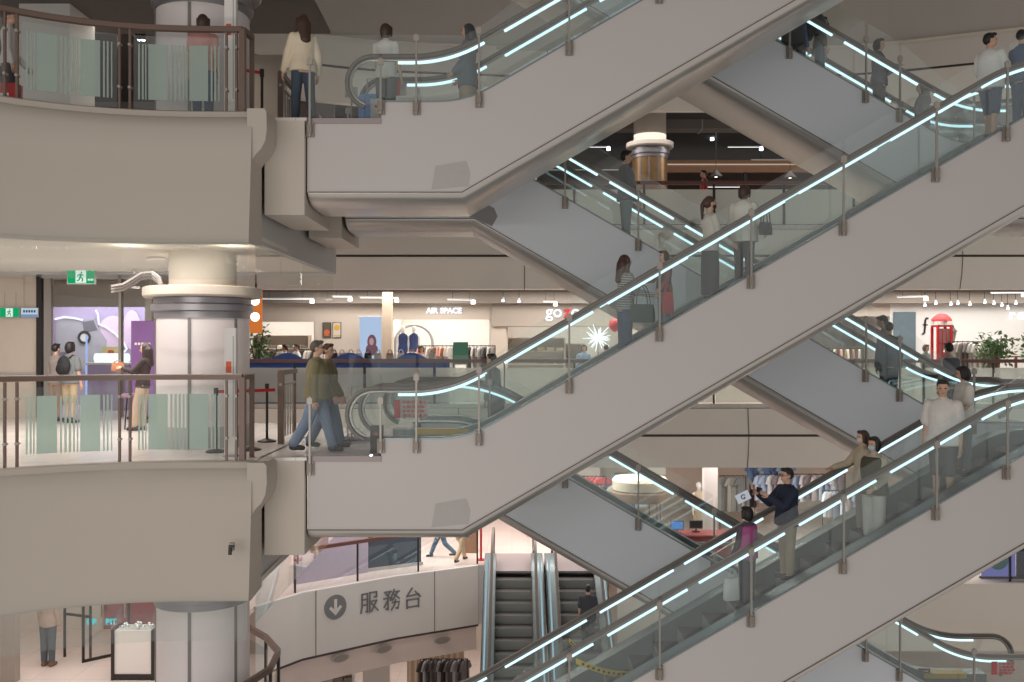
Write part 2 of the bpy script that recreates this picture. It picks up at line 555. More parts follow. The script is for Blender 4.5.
# ------------------------------------------------------------------ floors, fascias, ceilings of the left balcony and the far gallery
def front_curve(n=14, x0=-8.4, x1=-3.69):
    out = []
    for i in range(n + 1):
        x = x0 + (x1 - x0) * i / n
        t = max(0, -3.77 - x)
        out.append((x, 13.8 - .028 * t ** 3))
    return out
FC = front_curve()
PROF = [(-.10, .0), (0.0, .0), (.03, -.02), (.05, -.10), (.12, -.14), (.20, -.30), (.22, -.62), (.22, -.66), (.25, -.9), (.30, -1.4), (.36, -1.92), (.28, -1.94), (.20, -1.94)]
SIDE_X = -3.74
lev_name = {-1: 'lower', 0: 'middle', 1: 'upper', 2: 'top'}
BACKY = 42.0
for L in (-1, 0, 1, 2):
    z = L * H
    # walking surface: left balcony, its corner and the far gallery in one slab
    if L == -1:
        poly = [(-14, 14.6), (-5.0, 14.6), (-4.25, 15.2), (-3.95, 16.2), (-4.1, 17.4), (-5.2, 18.9), (-6.6, 20.2), (-6.6, 24.6), (-5.7, 26.0), (-3.4, 27.9), (-1.05, 29.2), (2.95, 29.2), (2.95, 27.0), (20, 27.0), (20, BACKY), (-14, BACKY)]
    else:
        poly = [(-14, 11.1)] + [(x, y + .09) for x, y in FC] + [(SIDE_X, 20.4), (-8.2, 20.4), (-8.2, 27.0), (20, 27.0), (20, BACKY), (-14, BACKY)]
    if L < 2 or True:
        struct('floor', MB().prism(poly, z - .12, z, 'xy'), M_FLOORP if L == -1 else M_FLOOR, '%s floor of pale tiles around the atrium' % lev_name[L])
    # ceilings hung under each slab
    if L > -1:
        cp = [(x, y + .05) for x, y in FC] + [(SIDE_X - .1, 20.3), (-8.3, 20.3), (-14, 20.3), (-14, 11.2)]
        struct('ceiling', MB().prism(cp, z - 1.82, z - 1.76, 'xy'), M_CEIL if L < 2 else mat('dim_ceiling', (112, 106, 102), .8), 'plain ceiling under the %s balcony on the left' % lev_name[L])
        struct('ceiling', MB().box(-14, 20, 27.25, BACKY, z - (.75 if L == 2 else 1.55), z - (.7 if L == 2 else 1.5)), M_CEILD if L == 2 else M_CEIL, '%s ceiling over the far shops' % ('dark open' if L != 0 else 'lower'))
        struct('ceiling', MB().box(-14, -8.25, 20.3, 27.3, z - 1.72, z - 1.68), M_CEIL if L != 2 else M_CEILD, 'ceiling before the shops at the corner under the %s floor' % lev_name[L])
for L in (0, 1):
    z = L * H
    # bulging front fascia
    vs = []; k = len(PROF)
    for (x, y) in FC:
        for d, h in PROF:
            vs.append((x, y - d, z + h))
    fs = []
    for i in range(len(FC) - 1):
        for j in range(k - 1):
            fs.append((i * k + j, i * k + j + 1, (i + 1) * k + j + 1, (i + 1) * k + j))
    m = MB(); m.add(vs, fs)
    e = (len(FC) - 1) * k
    xe = FC[-1][0]
    # closed end of the fascia
    m.add([(xe, FC[-1][1] - d, z + h) for d, h in PROF] + [(xe, 14.15, z - 1.9), (xe, 14.15, z - .02)], [tuple(range(k + 2))])
    struct('trim_1', m, M_CREAM, 'bulging cream fascia of the %s balcony' % lev_name[L], 35)
    struct('trim_11', MB().prism([(-3.76, -.006), (-3.52, -.006), (-3.485, -.05), (-3.48, -.30), (-3.50, -.46), (-3.56, -.58), (-3.64, -.66), (-3.70, -.76), (-3.71, -.9), (-3.76, -.9)], 13.62, 14.19), M_CREAM, 'coved cornice end at the corner of the %s balcony' % lev_name[L], 40).location = (0, 0, z)
    # side fascia running back into the depth
    struct('trim_2', MB().box(SIDE_X - .12, SIDE_X, 14.2, 20.4, z - 1.87, z - .03), M_GREY, 'grey side fascia of the %s walkway' % lev_name[L])
    struct('trim_3', MB().box(-14, SIDE_X - .12, 20.28, 20.4, z - 1.87, z - .03), M_GREY, 'grey back fascia of the %s walkway' % lev_name[L])
    # landing blocks under both escalator mouths
    for y0, w in ((14.2, 'near'), (17.3, 'far')):
        struct('beam', MB().box(-3.66, -3.07, y0, y0 + 1.95, z - 1.44, z - .045), M_BLOCK, '%s escalator landing block under the %s walkway' % (w, lev_name[L]))
    struct('floor', MB().box(SIDE_X, -3.04, 14.2, 19.2, z - .045, z - .0), M_FLOOR, 'landing strip of the %s floor before the escalators' % lev_name[L])
# far gallery fascias
FARP = [(0.0, -.0), (-.06, -.02), (-.06, -.12), (.05, -.14), (.12, -.60), (.16, -.84), (.10, -.86), (.10, -.90), (.16, -.92), (.10, -1.4), (-.02, -1.80), (-.22, -1.82)]
def fascia(path, prof, z):
    m = MB(); k = len(prof); vs = []
    for i, p in enumerate(path):
        a = Vector(path[max(0, i - 1)]); b = Vector(path[min(len(path) - 1, i + 1)])
        t = (b - a).normalized(); n = Vector((t.y, -t.x))
        for d, h in prof:
            vs.append((p[0] + n.x * d, p[1] + n.y * d, z + h))
    fs = []
    for i in range(len(path) - 1):
        for j in range(k - 1):
            fs.append((i * k + j, i * k + j + 1, (i + 1) * k + j + 1, (i + 1) * k + j))
    return m.add(vs, fs)
TOPP = fillet([(-8.2, 24.2), (-4.4, 26.4), (0, 27), (9.5, 27), (13.6, 25.3), (20, 21.8)], 8, 6)
for L in (0, 1, 2):
    FP = TOPP if L == 2 else [(-8.2, 27), (20, 27)]
    o = struct('trim_4', fascia(FP, FARP, L * H), M_FARC, 'long cream fascia of the far %s gallery' % lev_name[L], 30)
    for xs in ((.35, 12.6) if L == 1 else ((6.62, -1.5) if L == 0 else (9.3, 1.0))):
        fascia([(xs - .012, 26.985), (xs + .012, 26.985)], FARP, L * H).build('panel_joint', mat('joint_grey', (120, 112, 104), .7), o)
    fascia(FP, [(.13, -.845), (.135, -.915)], L * H).build('groove', mat('groove_dark', (74, 68, 64), .8), o)
# service floor edge: curved panel with the desk sign, and its lower band
CP = [(-6.6, 24.6), (-5.7, 26.0), (-3.4, 27.85), (-1.05, 29.2)]
CPs = []
for i in range(len(CP) - 1):
    for k in range(6):
        t = k / 6
        CPs.append((CP[i][0] * (1 - t) + CP[i + 1][0] * t, CP[i][1] * (1 - t) + CP[i + 1][1] * t))
CPs.append(CP[-1])
o5 = struct('trim_5', fascia(CPs, [(0, 0), (.04, -.02), (.04, -1.82), (.0, -1.84), (-.1, -1.84)], -H), M_WHITE, 'curved white panel under the floor edge carrying the service desk sign', 30)
o6 = struct('trim_6', fascia(CPs, [(-.02, -1.85), (-.06, -1.9), (-.10, -2.6), (-.3, -2.62)], -H), M_FLOORP if False else mat('pink_white_band', (232, 216, 208), .6, var=.02), 'pinkish white lower band below the service desk panel', 30)
fascia(CPs, [(.045, -1.80), (.05, -1.86)], -H).build('groove', mat('groove_dark', (74, 68, 64), .8), o5)
struct('trim_7', fascia([(2.95, 27), (20, 27)], [(0, 0), (.05, -.02), (.1, -1.0), (.1, -1.9)], -H), M_FARC, 'cream fascia of the lower far gallery at bottom right', 30)
struct('trim_8', fascia([(-1.05, 29.2), (2.95, 29.2)], [(0, -.02), (.02, -.02), (.02, -1.8)], -H), M_GREY, 'floor edge behind the two end on escalators')
# basement
struct('floor', MB().box(-14, 20, 18, BACKY, -2 * H - .1, -2 * H), M_FLOORP, 'bottom floor far below the atrium')
struct('wall_basement', MB().box(-14, 20, 37.0, 37.2, -2 * H, -H - 1.2), M_WALLB, 'beige rear wall of the bottom floor')

# ------------------------------------------------------------------ smoke curtains of glass under the balcony edges
for L in (0, 1):
    z = L * H
    t = thing('smoke_curtain', 'clear glass smoke curtain hanging under the %s balcony fascia' % lev_name[L], 'glass curtain', (0, 0, 0))
    pts = [(x, y - .42) for x, y in FC]
    for i in range(0, len(pts) - 1, 3):
        seg = pts[i:i + 4]
        m = MB(); vs = []
        for x, y in seg:
            vs += [(x, y, z - 1.89), (x, y, z - 2.45), (x, y + .01, z - 2.45), (x, y + .01, z - 1.89)]
        n = len(seg); fs = [(0, 1, 2, 3), (4 * n - 4, 4 * n - 3, 4 * n - 2, 4 * n - 1)]
        for q in range(n - 1):
            for j in range(4):
                fs.append((4 * q + j, 4 * q + (j + 1) % 4, 4 * q + 4 + (j + 1) % 4, 4 * q + 4 + j))
        m.add(vs, fs).build('curtain_pane', G_SMOKE, t)
    for y0 in (14.25, 15.8, 17.35, 18.9):
        MB().box(SIDE_X - .07, SIDE_X - .06, y0, y0 + 1.5, z - 2.45, z - 1.86).build('curtain_pane', G_SMOKE, t)

# ------------------------------------------------------------------ round columns
def column(cx, cy, r, z, label, body, ring=2.1, gold=False):
    t = thing('column', label, 'column', (cx, cy, z)); t['kind'] = 'structure'
    MB().lathe([(r, 0), (r, ring)], (0, 0, 0), 48).build('shaft', body, t, 40)
    MB().lathe([(r + .012, 0), (r + .012, .35)], (0, 0, 0), 48).build('base_band', M_GREY, t, 40)
    MB().lathe([(r - .02, ring), (r + .02, ring), (r + .02, ring + .1), (r + .07, ring + .12), (r + .07, ring + .22), (r + .03, ring + .24), (r + .03, ring + .33), (r - .1, ring + .34)], (0, 0, 0), 48).build('collar', mat('collar_grey', (150, 146, 150), .35, .6), t, 30)
    MB().lathe([(r * .8, ring + .335), (r + .17, ring + .34), (r + .20, ring + .37), (r + .20, ring + .50), (r + .14, ring + .52), (r * .7, ring + .53)], (0, 0, 0), 48).build('capital', M_BLOCK, t, 30)
    MB().lathe([(r * (.93 if gold else .72), ring + .5), (r * (.93 if gold else .72), 4.3 if gold else 3.4)], (0, 0, 0), 32).build('core', M_BLOCK, t, 40)
    for a in (-88, -150, -30) if not gold else (-100, -70, -130):
        ca, sa = math.cos(math.radians(a)), math.sin(math.radians(a))
        MB().obox((ca * (r + .002), sa * (r + .002), ring / 2), (.05, .02, ring - .02), Matrix.Rotation(math.radians(a + 90), 3, 'Z')).build('seam', mat('seam_grey', (128, 124, 122), .5), t)
    return t
COLM = mat('column_panel_white', (228, 219, 218), .45, var=.02)
column(-5.15, 16.0, .75, 0, 'round white column on the middle balcony left of the two men', COLM)
column(-5.15, 16.0, .75, H, 'round white column behind the frosted railing of the upper balcony', COLM)
column(-5.15, 16.0, .75, -H, 'round white column on the lowest floor left, cut by the bottom of the picture', COLM, 2.45)
GOLD = mat('gold_wood_panel', (150, 118, 84), .3, .5, var=.25, scale=5)
column(4.45, 31.0, .56, H, 'round column with bronze panels at the far upper gallery', GOLD, 2.62, True)

# ------------------------------------------------------------------ railings
def pane_strip(path, z0, z1, th):
    m = MB(); vs = []
    for i, p in enumerate(path):
        a = Vector(path[max(0, i - 1)]); b = Vector(path[min(len(path) - 1, i + 1)])
        t = (b - a).normalized(); n = Vector((t.y, -t.x)) * th * .5
        vs += [(p[0] + n.x, p[1] + n.y, z0), (p[0] - n.x, p[1] - n.y, z0), (p[0] - n.x, p[1] - n.y, z1), (p[0] + n.x, p[1] + n.y, z1)]
    fs = [(0, 1, 2, 3), tuple(4 * len(path) - 4 + i for i in range(4))]
    for q in range(len(path) - 1):
        for j in range(4):
            fs.append((4 * q + j, 4 * q + (j + 1) % 4, 4 * q + 4 + (j + 1) % 4, 4 * q + 4 + j))
    return m.add(vs, fs)
def sub_path(path, s0, s1, step=.12):
    """piece of a plan polyline between arc lengths s0 and s1"""
    L = [0]
    for a, b in zip(path[:-1], path[1:]): L.append(L[-1] + (Vector(b) - Vector(a)).length)
    def pt(s):
        for i in range(len(path) - 1):
            if s <= L[i + 1] + 1e-9:
                t = (s - L[i]) / (L[i + 1] - L[i]); return Vector(path[i]).lerp(Vector(path[i + 1]), max(0, t))
        return Vector(path[-1])
    n = max(1, int((s1 - s0) / step))
    return [tuple(pt(s0 + (s1 - s0) * k / n)) for k in range(n + 1)]
def plen(path):
    return sum((Vector(b) - Vector(a)).length for a, b in zip(path[:-1], path[1:]))

def balcony_rail(z, label):
    t = thing('balcony_railing', label, 'railing', (0, 0, 0))
    path = [(x, y + .10) for x, y in FC]
    path = [p for p in path if p[0] < -3.95] + [(-3.9, path[-1][1])]
    T = plen(path)
    fp = sub_path(path, 0, T, .2)
    MB().sweep([(x, y, z + 1.2) for x, y in fp], [(-.045, -.035), (-.045, .035), (-.03, .045), (.03, .045), (.045, .035), (.045, -.035)]).build('handrail', M_BROWN, t, 30)
    # pairs of slim posts between panes; a heavy corner post at the end
    bounds = []
    px_pairs = [(-60, -48), (6, 18), (120, 131), (227, 237)]
    def s_of(px):
        best = min(range(0, int(T * 100)), key=lambda i: abs(512 + F * (sub_path(path, i / 100, i / 100 + .001)[0][0]) / sub_path(path, i / 100, i / 100 + .001)[0][1] - px))
        return best / 100
    ss = [[s_of(a), s_of(b)] for a, b in px_pairs]
    for pr in ss:
        for s in pr:
            q = sub_path(path, s, s + .001)[0]
            p = MB(); p.box(q[0] - .016, q[0] + .016, q[1] - .042, q[1] - .008, z - .0, z + 1.16)
            p.build('post', M_BROWN, t)
            c = MB(); c.cyl((q[0], q[1] - .06, z + .32), (q[0], q[1] + .03, z + .32), .022, n=8); c.cyl((q[0], q[1] - .06, z + .93), (q[0], q[1] + .03, z + .93), .022, n=8)
            c.build('pane_fixing', M_POST, t)
    q = path[-1]
    MB().box(q[0] - .04, q[0] + .04, q[1] - .05, q[1] + .05, z, z + 1.2).build('corner_post', M_BROWN, t)
    st = [0] + [s for pr in ss for s in pr] + [T]
    for a, b in zip(ss[:-1], ss[1:]):
        s0, s1 = a[1] + .04, b[0] - .04
        pn = pane_strip(sub_path(path, s0, s1), z + .03, z + 1.08, .012).build('glass_pane', G_BAL, t)
        # etched film: broad blocks with slim stripes beside them
        w = s1 - s0; mm = MB()
        pat = [(.05, .07), (.09, .11), (.125, .14), (.16, .37), (.40, .42), (.445, .47), (.49, .515), (.535, .555), (.575, .59), (.61, .82), (.85, .87), (.89, .91), (.935, .95)]
        for u0, u1 in pat:
            sp = sub_path(path, s0 + w * u0, s0 + w * u1)
            sp = [(x, y - .012) for x, y in sp]
            st_ = pane_strip(sp, z + .16, z + .96, .004)
            mm.add(st_.v, st_.f)
        mm.build('frosted_film', G_FROST, pn)
    # short return along the side of the walkway
    p0, p1 = path[-1], (-3.86, 14.25)
    MB().sweep([(p0[0], p0[1], z + 1.2), (p1[0], p1[1], z + 1.2)], [(-.04, -.035), (-.04, .035), (.04, .035), (.04, -.035)]).build('handrail', M_BROWN, t)
    MB().box(p1[0] - .03, p1[0] + .03, p1[1] - .03, p1[1] + .03, z, z + 1.2).build('post', M_BROWN, t)
    return t
balcony_rail(0, 'curved brown railing with frosted glass stripes on the middle balcony')
balcony_rail(H, 'curved brown railing with frosted glass stripes on the upper balcony')
# side railing between and behind the escalator mouths
for L in (0, 1):
    z = L * H
    for y0, y1, w in ((16.12, 17.22, 'between the near and far escalator mouths'), (19.15, 20.3, 'behind the far escalator mouth')):
        t = thing('side_railing', 'short brown railing %s on the %s floor' % (w, lev_name[L]), 'railing')
        MB().box(-3.93, -3.85, y0, y1, z + 1.16, z + 1.24).build('handrail', M_BROWN, t)
        for y, hw in ((y0 + .05, .048), (y1 - .03, .022)):
            MB().box(-3.89 - hw, -3.89 + hw, y - hw, y + hw, z, z + 1.2).build('post', M_BROWN, t)
        n = 6
        for i in range(1, n):
            y = y0 + (y1 - y0) * i / n
            MB().box(-3.9, -3.88, y - .01, y + .01, z + .1, z + 1.0).build('baluster', M_POST, t)
        MB().box(-3.91, -3.87, y0, y1, z + .98, z + 1.02).build('mid_rail', M_POST, t)
# far gallery railings
def far_rail(path, z, label, film=G_FROSTW, rail=None, posts=None, top=1.14):
    t = thing('gallery_railing', label, 'railing')
    T = plen(path)
    MB().sweep([(x, y, z + top + .06) for x, y in sub_path(path, 0, T, .8)], [(-.04, -.05), (-.04, .05), (.04, .05), (.04, -.05)]).build('handrail', rail or mat('red_brown_rail', (112, 72, 64), .4), t)
    n = posts or max(2, int(T / 1.9))
    for i in range(n + 1):
        s = T * i / n
        q = sub_path(path, min(s, T - .01), min(s, T - .01) + .01)[0]
        MB().box(q[0] - .025, q[0] + .025, q[1] - .03, q[1] + .03, z, z + top + .02).build('post', M_DARK, t)
        if i < n:
            pane_strip([(x, y - .035) for x, y in sub_path(path, s + .04, T * (i + 1) / n - .04)], z + .03, z + top - .13, .012).build('glass_pane', film, t)
    return t
far_rail([(-8.1, 27.12), (19.5, 27.12)], 0, 'long red brown railing with pale glass along the far middle gallery', posts=14)
far_rail([(-8.1, 27.12), (19.5, 27.12)], H, 'long railing with pale glass along the far upper gallery', posts=14)
struct('wall_parapet', pane_strip([(x, y + .2) for x, y in TOPP], 2 * H - .3, 2 * H + 5.5, .2), M_PARA, 'plain cream wall above the topmost far fascia')
far_rail([(x, y + .12) for x, y in CPs[5:]], -H, 'red brown railing above the white service desk panel', G_CLEAR, posts=3, top=1.05)
far_rail([(3.2, 27.12), (19.5, 27.12)], -H, 'clear glass railing of the lower far gallery at bottom right', G_CLEAR, M_POST, posts=9, top=1.0)
cr = [(-5.0, 14.75), (-4.4, 15.25), (-4.12, 15.9), (-4.08, 16.6), (-4.2, 17.3), (-4.6, 18.0), (-5.2, 18.75)]
far_rail(fillet(cr, .8, 3), -H, 'rounded brown railing on the lowest balcony at bottom left', G_CLEAR, M_BROWN, posts=5, top=1.14)
# ------------------------------------------------------------------ people
QUEUE = []
def sculpt(name, mb, voxel, m, parent=None, it=3, extra=None):
    me = mb.mesh(name)
    o = bpy.data.objects.new(name, me); COL.objects.link(o)
    if parent is not None: o.parent = parent
    r = o.modifiers.new('r', 'REMESH'); r.mode = 'VOXEL'; r.voxel_size = voxel
    s = o.modifiers.new('s', 'SMOOTH'); s.factor = .5; s.iterations = it
    QUEUE.append((o, m, extra))
    return o

def bake_all():
    bpy.context.view_layer.update()
    dg = bpy.context.evaluated_depsgraph_get()
    res = []
    for o, m, ex in QUEUE:
        res.append(bpy.data.meshes.new_from_object(o.evaluated_get(dg)))
    for (o, m, ex), me in zip(QUEUE, res):
        o.modifiers.clear()
        if ex is not None and len(ex.v):
            bm = bmesh.new(); bm.from_mesh(me)
            tmp = ex.mesh('tmp'); bm.from_mesh(tmp); bm.to_mesh(me); bm.free()
        me.materials.clear(); me.materials.append(m)
        me.shade_smooth()
        o.data = me
    QUEUE.clear()

SKIN = mat('skin', (206, 164, 140), .55, var=.03)
SKIN2 = mat('skin_tan', (188, 146, 120), .55, var=.03)
HAIRB = mat('hair_black', (34, 29, 28), .5, var=.15, scale=40)
HAIRN = mat('hair_brown', (72, 50, 40), .5, var=.15, scale=40)
HAIRG = mat('hair_grey', (104, 98, 94), .5, var=.15, scale=40)
def cloth(rgb):
    return mat('cloth_%d_%d_%d' % rgb, rgb, .85, var=.10, scale=9, bump=.25)
PEOPLE = []

def person(x, y, z, yaw, h, label, top=(200, 200, 200), sleeve='long', bot='trousers', botc=(60, 70, 90), shoes=(50, 48, 48), hair='short', hairm=None,
           legs=(0, 0, 0, 0), armL=(2, 8, 12), armR=(2, 8, 12), lean=0, head=0, nod=0, mask=None, glasses=False, near=True, wide=1.0, skin=None, coat=0.0, vest=None, loose=0.0, group=None, hood=None, mesh_name='person', legbare=True, name_cat='person', feat=True):
    s = h / 1.72
    vox = (.0125 if near else .02) * s
    skin = skin or SKIN
    ln = math.radians(lean)
    pel = Vector((0, 0, .93))
    # legs first: find how far the pelvis drops
    hips, knees, ankles, toes = [], [], [], []
    for i, sd in enumerate((1, -1)):
        a = math.radians(legs[2 * i]); k = math.radians(legs[2 * i + 1])
        hp = Vector((0, sd * .088, .90))
        kn = hp + Vector((math.sin(a), 0, -math.cos(a))) * .41
        an = kn + Vector((math.sin(a - k), 0, -math.cos(a - k))) * .41
        hips.append(hp); knees.append(kn); ankles.append(an)
    drop = .08 - min(a.z for a in ankles)
    D = Vector((0, 0, drop))
    def sc(p):
        return (p[0] * s, p[1] * s, (p[2] + drop) * s)
    def up(p):
        """trunk lean about the pelvis"""
        q = Vector(p) - pel
        return pel + Vector((q.x * math.cos(ln) + q.z * math.sin(ln), q.y, -q.x * math.sin(ln) + q.z * math.cos(ln)))
    hy = math.radians(head); nd = math.radians(nod)
    def hd(p):
        q = Vector(p) - Vector((0, 0, 1.52))
        q = Matrix.Rotation(nd, 3, 'Y') @ q
        q = Matrix.Rotation(hy, 3, 'Z') @ q
        return up(q + Vector((0, 0, 1.52)))
    RU = Matrix.Rotation(ln, 3, 'Y')
    RH = RU @ Matrix.Rotation(hy, 3, 'Z') @ Matrix.Rotation(nd, 3, 'Y')
    W = lambda: MB(sc)
    w = wide
    # arms
    sh, el, wr, hdn = [], [], [], []
    for sd, a in ((1, armL), (-1, armR)):
        p, ab, eb = map(math.radians, a[:3])
        inw = math.radians(a[3]) if len(a) > 3 else 0
        S0 = Vector((-.004, sd * .162 * w, 1.375))
        u = Vector((math.sin(p) * math.cos(ab), sd * math.sin(ab), -math.cos(p) * math.cos(ab)))
        q = p + eb
        f = Vector((math.sin(q) * math.cos(inw), -sd * math.sin(inw) + sd * math.sin(ab) * .4, -math.cos(q) * math.cos(inw))).normalized()
        E0 = S0 + u * .285; W0 = E0 + f * .245; P0 = W0 + f * .075
        sh.append(up(S0)); el.append(up(E0)); wr.append(up(W0)); hdn.append((up(P0), (up(P0) - up(W0)).normalized()))
    AX = RU @ Vector((1, 0, 0)); AY = Vector((0, 1, 0))
    BODY = [(.82, .07, .12, 0), (.87, .10, .152, 0), (.94, .108, .162, 0), (1.02, .098, .148, .004), (1.10, .094, .136, .006), (1.19, .10, .146, .006), (1.28, .109, .158, .002), (1.345, .104, .166, -.006), (1.39, .092, .162, -.010), (1.425, .075, .125, -.013), (1.45, .06, .075, -.014)]
    def torso(mb, g, gs, z0, z1, flare=0.0):
        rings = []
        zs = [z0] + [r[0] for r in BODY if z0 + .02 < r[0] < z1 - .01] + [z1]
        for zz in zs:
            lo = max([r for r in BODY if r[0] <= zz] or [BODY[0]], key=lambda r: r[0]); hi = min([r for r in BODY if r[0] >= zz] or [BODY[-1]], key=lambda r: r[0])
            t_ = 0 if hi[0] == lo[0] else (zz - lo[0]) / (hi[0] - lo[0])
            rx, ry, cx = [lo[i] + (hi[i] - lo[i]) * t_ for i in (1, 2, 3)]
            if zz < .94: rx, ry = max(rx, .108), max(ry, .16)
            k_ = max(0.0, min(1.0, (zz - 1.20) / .2)); gg = g * (1 - k_) + gs * k_ + flare * max(0, (1.1 - zz))
            rings.append((up((cx, 0, zz)), AX * (rx * w + gg), AY * (ry * w + gg)))
        mb.loft(rings, 22)
    b = W()
    torso(b, 0, 0, .82, 1.45)
    b.cap(up((-.015, 0, 1.40)), hd((.0, 0, 1.54)), .06, .05)
    b.ell(hd((.008, 0, 1.625)), (.092, .074, .095), R=RH)
    b.ell(hd((.038, 0, 1.565)), (.058, .054, .062), R=RH)
    b.ell(hd((.104, 0, 1.592)), (.02, .014, .024), 8, 6, R=RH)
    for sd in (1, -1):
        b.ell(hd((.0, sd * .075, 1.60)), (.02, .013, .03), 8, 6, R=RH)
    ex = MB(sc)
    for i in range(2):
        b.cap(sh[i], el[i], .052 * w, .041); b.cap(el[i], wr[i], .041, .028)
        P, d = hdn[i]; sd = 1 if i == 0 else -1
        side = Vector((0, 0, 1)).cross(d); side = side.normalized() if side.length > .2 else Vector((1, 0, 0))
        nrm = d.cross(side).normalized()
        # palm: flat across the body line
        px_ = Vector((1, 0, 0)) - d * d.x
        fan = px_.normalized() if px_.length > .3 else side
        b.cap(wr[i], P + d * .012, .027, .034, .75)
        if near:
            inward = Vector((0, -sd, 0))
            for q, (o_, L) in enumerate(((-.027, .062), (-.009, .074), (.009, .070), (.026, .054))):
                r0 = P + d * .028 + fan * o_
                m1 = r0 + d * L * .55 + inward * .006; t1 = m1 + d * L * .38 + inward * .026
                ex.cap(r0, m1, .0088, .0082, n=6); ex.cap(m1, t1, .0082, .0068, n=6)
            r0 = P - d * .012 + fan * .028
            m1 = r0 + fan * .026 + d * .028; t1 = m1 + d * .03 + inward * .012
            ex.cap(r0, m1, .0105, .0095, n=6); ex.cap(m1, t1, .0095, .0075, n=6)
    for i in range(2):
        b.cap(hips[i], knees[i], .082 * w, .054); b.cap(knees[i], ankles[i], .054, .036)
        b.cap(ankles[i] + Vector((0, 0, -.02)), ankles[i] + Vector((.12, 0, -.045)), .038, .03)
    root = sculpt(mesh_name, b, vox, skin, None, 3, ex)
    root.location = (x, y, z); root.rotation_euler = (0, 0, math.radians(yaw))
    tag(root, label, name_cat, group)
    # top
    g = .016 + loose
    t = W()
    hem = .84 - coat
    gs = .013 + loose * .25
    torso(t, g, gs, min(hem, .84), 1.455, .05)
    t.cap(up((-.014, 0, 1.40)), up((-.006, 0, 1.46)), .07, .06)
    if sleeve != 'none':
        for i in range(2):
            if sleeve == 'long':
                t.cap(sh[i], el[i], .054 * w + gs * .8, .046 + g * .55); t.cap(el[i], wr[i], .046 + g * .55, .036 + g * .45)
            else:
                t.cap(sh[i], sh[i].lerp(el[i], .72), .055 * w + gs * .8, .052 + g * .7)
    sculpt('vest' if sleeve == 'none' else 'top', t, vox, cloth(top), root, 3)
    if vest is not None:
        v = W()
        g2 = g + .03
        torso(v, g2, gs + .026, .86, 1.42, .05)
        sculpt('vest', v, vox, cloth(vest), root, 3)
    # bottoms
    q = W()
    if bot in ('trousers', 'shorts', 'wide'):
        q.ell((0, 0, .96), (.118 * w, .168 * w, .13)); q.ell((0, 0, .87), (.11 * w, .16 * w, .09))
        gg = .03 if bot == 'wide' else .016
        for i in range(2):
            q.cap(hips[i], knees[i], .09 * w + gg * .6, .062 + gg)
            if bot == 'shorts':
                q2 = None
            else:
                q.cap(knees[i], ankles[i] + Vector((0, 0, .03)), .062 + gg, .046 + gg * 1.1)
    else:
        ze = .52 if bot == 'skirt' else .14
        k0 = max(abs(knees[0].x), abs(knees[1].x))
        prof = [(.05, ze + .0), (.17 if bot == 'skirt' else .165, ze), (.172, ze + (.92 - ze) * .5), (.158, .86), (.125, 1.0), (.05, 1.02)]
        n = 20; vs = []; kk = len(prof)
        for i in range(n):
            a = 2 * PI * i / n
            for r, zz in prof:
                vs.append(((r * .82 + k0 * .4 * (1 if zz < .8 else 0)) * math.cos(a) * w, r * 1.05 * math.sin(a) * w, zz))
        fs = [(i * kk + j, ((i + 1) % n) * kk + j, ((i + 1) % n) * kk + j + 1, i * kk + j + 1) for i in range(n) for j in range(kk - 1)]
        fs += [tuple(i * kk for i in range(n)), tuple(i * kk + kk - 1 for i in range(n))]
        q.add(vs, fs)
    sculpt('skirt' if 'skirt' in bot else ('shorts' if bot == 'shorts' else 'trousers'), q, vox, cloth(botc), root, 3)
    # shoes
    for i in range(2):
        c = W(); a = ankles[i]
        c.cap(a + Vector((-.03, 0, -.035)), a + Vector((.13, 0, -.048)), .046, .036, 1.0)
        c.cap(a + Vector((-.02, 0, .01)), a + Vector((0, 0, -.03)), .045, .046)
        c.fx = (lambda f: (lambda p: f((p[0], p[1], max(p[2], -drop + .002)))))(sc)
        c.build('shoe', mat('shoe_%d_%d_%d' % shoes, shoes, .6), root, 60)
    # hair
    hm = hairm or HAIRB
    k = W()
    k.ell(hd((-.012, 0, 1.645)), (.096, .083, .092), R=RH)
    if hair == 'short':
        k.ell(hd((-.03, 0, 1.625)), (.082, .081, .085), R=RH); k.ell(hd((.055, 0, 1.705)), (.05, .062, .028), R=RH)
    elif hair == 'bob':
        k.ell(hd((-.03, 0, 1.60)), (.09, .093, .13), R=RH); k.ell(hd((.05, 0, 1.70)), (.055, .07, .03), R=RH)
        for sd in (1, -1): k.cap(hd((.02, sd * .078, 1.66)), hd((.025, sd * .078, 1.54)), .03, .025)
    elif hair == 'long':
        k.ell(hd((-.03, 0, 1.60)), (.088, .092, .13), R=RH)
        k.cap(hd((-.05, 0, 1.58)), up((-.105 - loose * .5, 0, 1.32)), .085, .062, 1.35)
        for sd in (1, -1): k.cap(hd((.015, sd * .078, 1.66)), up((.0, sd * .095, 1.38)), .034, .03)
    elif hair == 'pony':
        k.ell(hd((-.035, 0, 1.62)), (.08, .08, .09), R=RH)
        k.cap(hd((-.09, 0, 1.66)), hd((-.135, 0, 1.58)), .032, .036); k.cap(hd((-.135, 0, 1.58)), up((-.14, 0, 1.36)), .036, .018)
    if hood:
        k2 = W(); k2.ell(hd((-.03, 0, 1.625)), (.10, .10, .12), R=RH); k2.ell(up((-.06, 0, 1.44)), (.10, .12, .07), R=RU)
        sculpt('hood', k2, vox, cloth(hood), root, 2)
    sculpt('hair', k, vox, hm, root, 2)
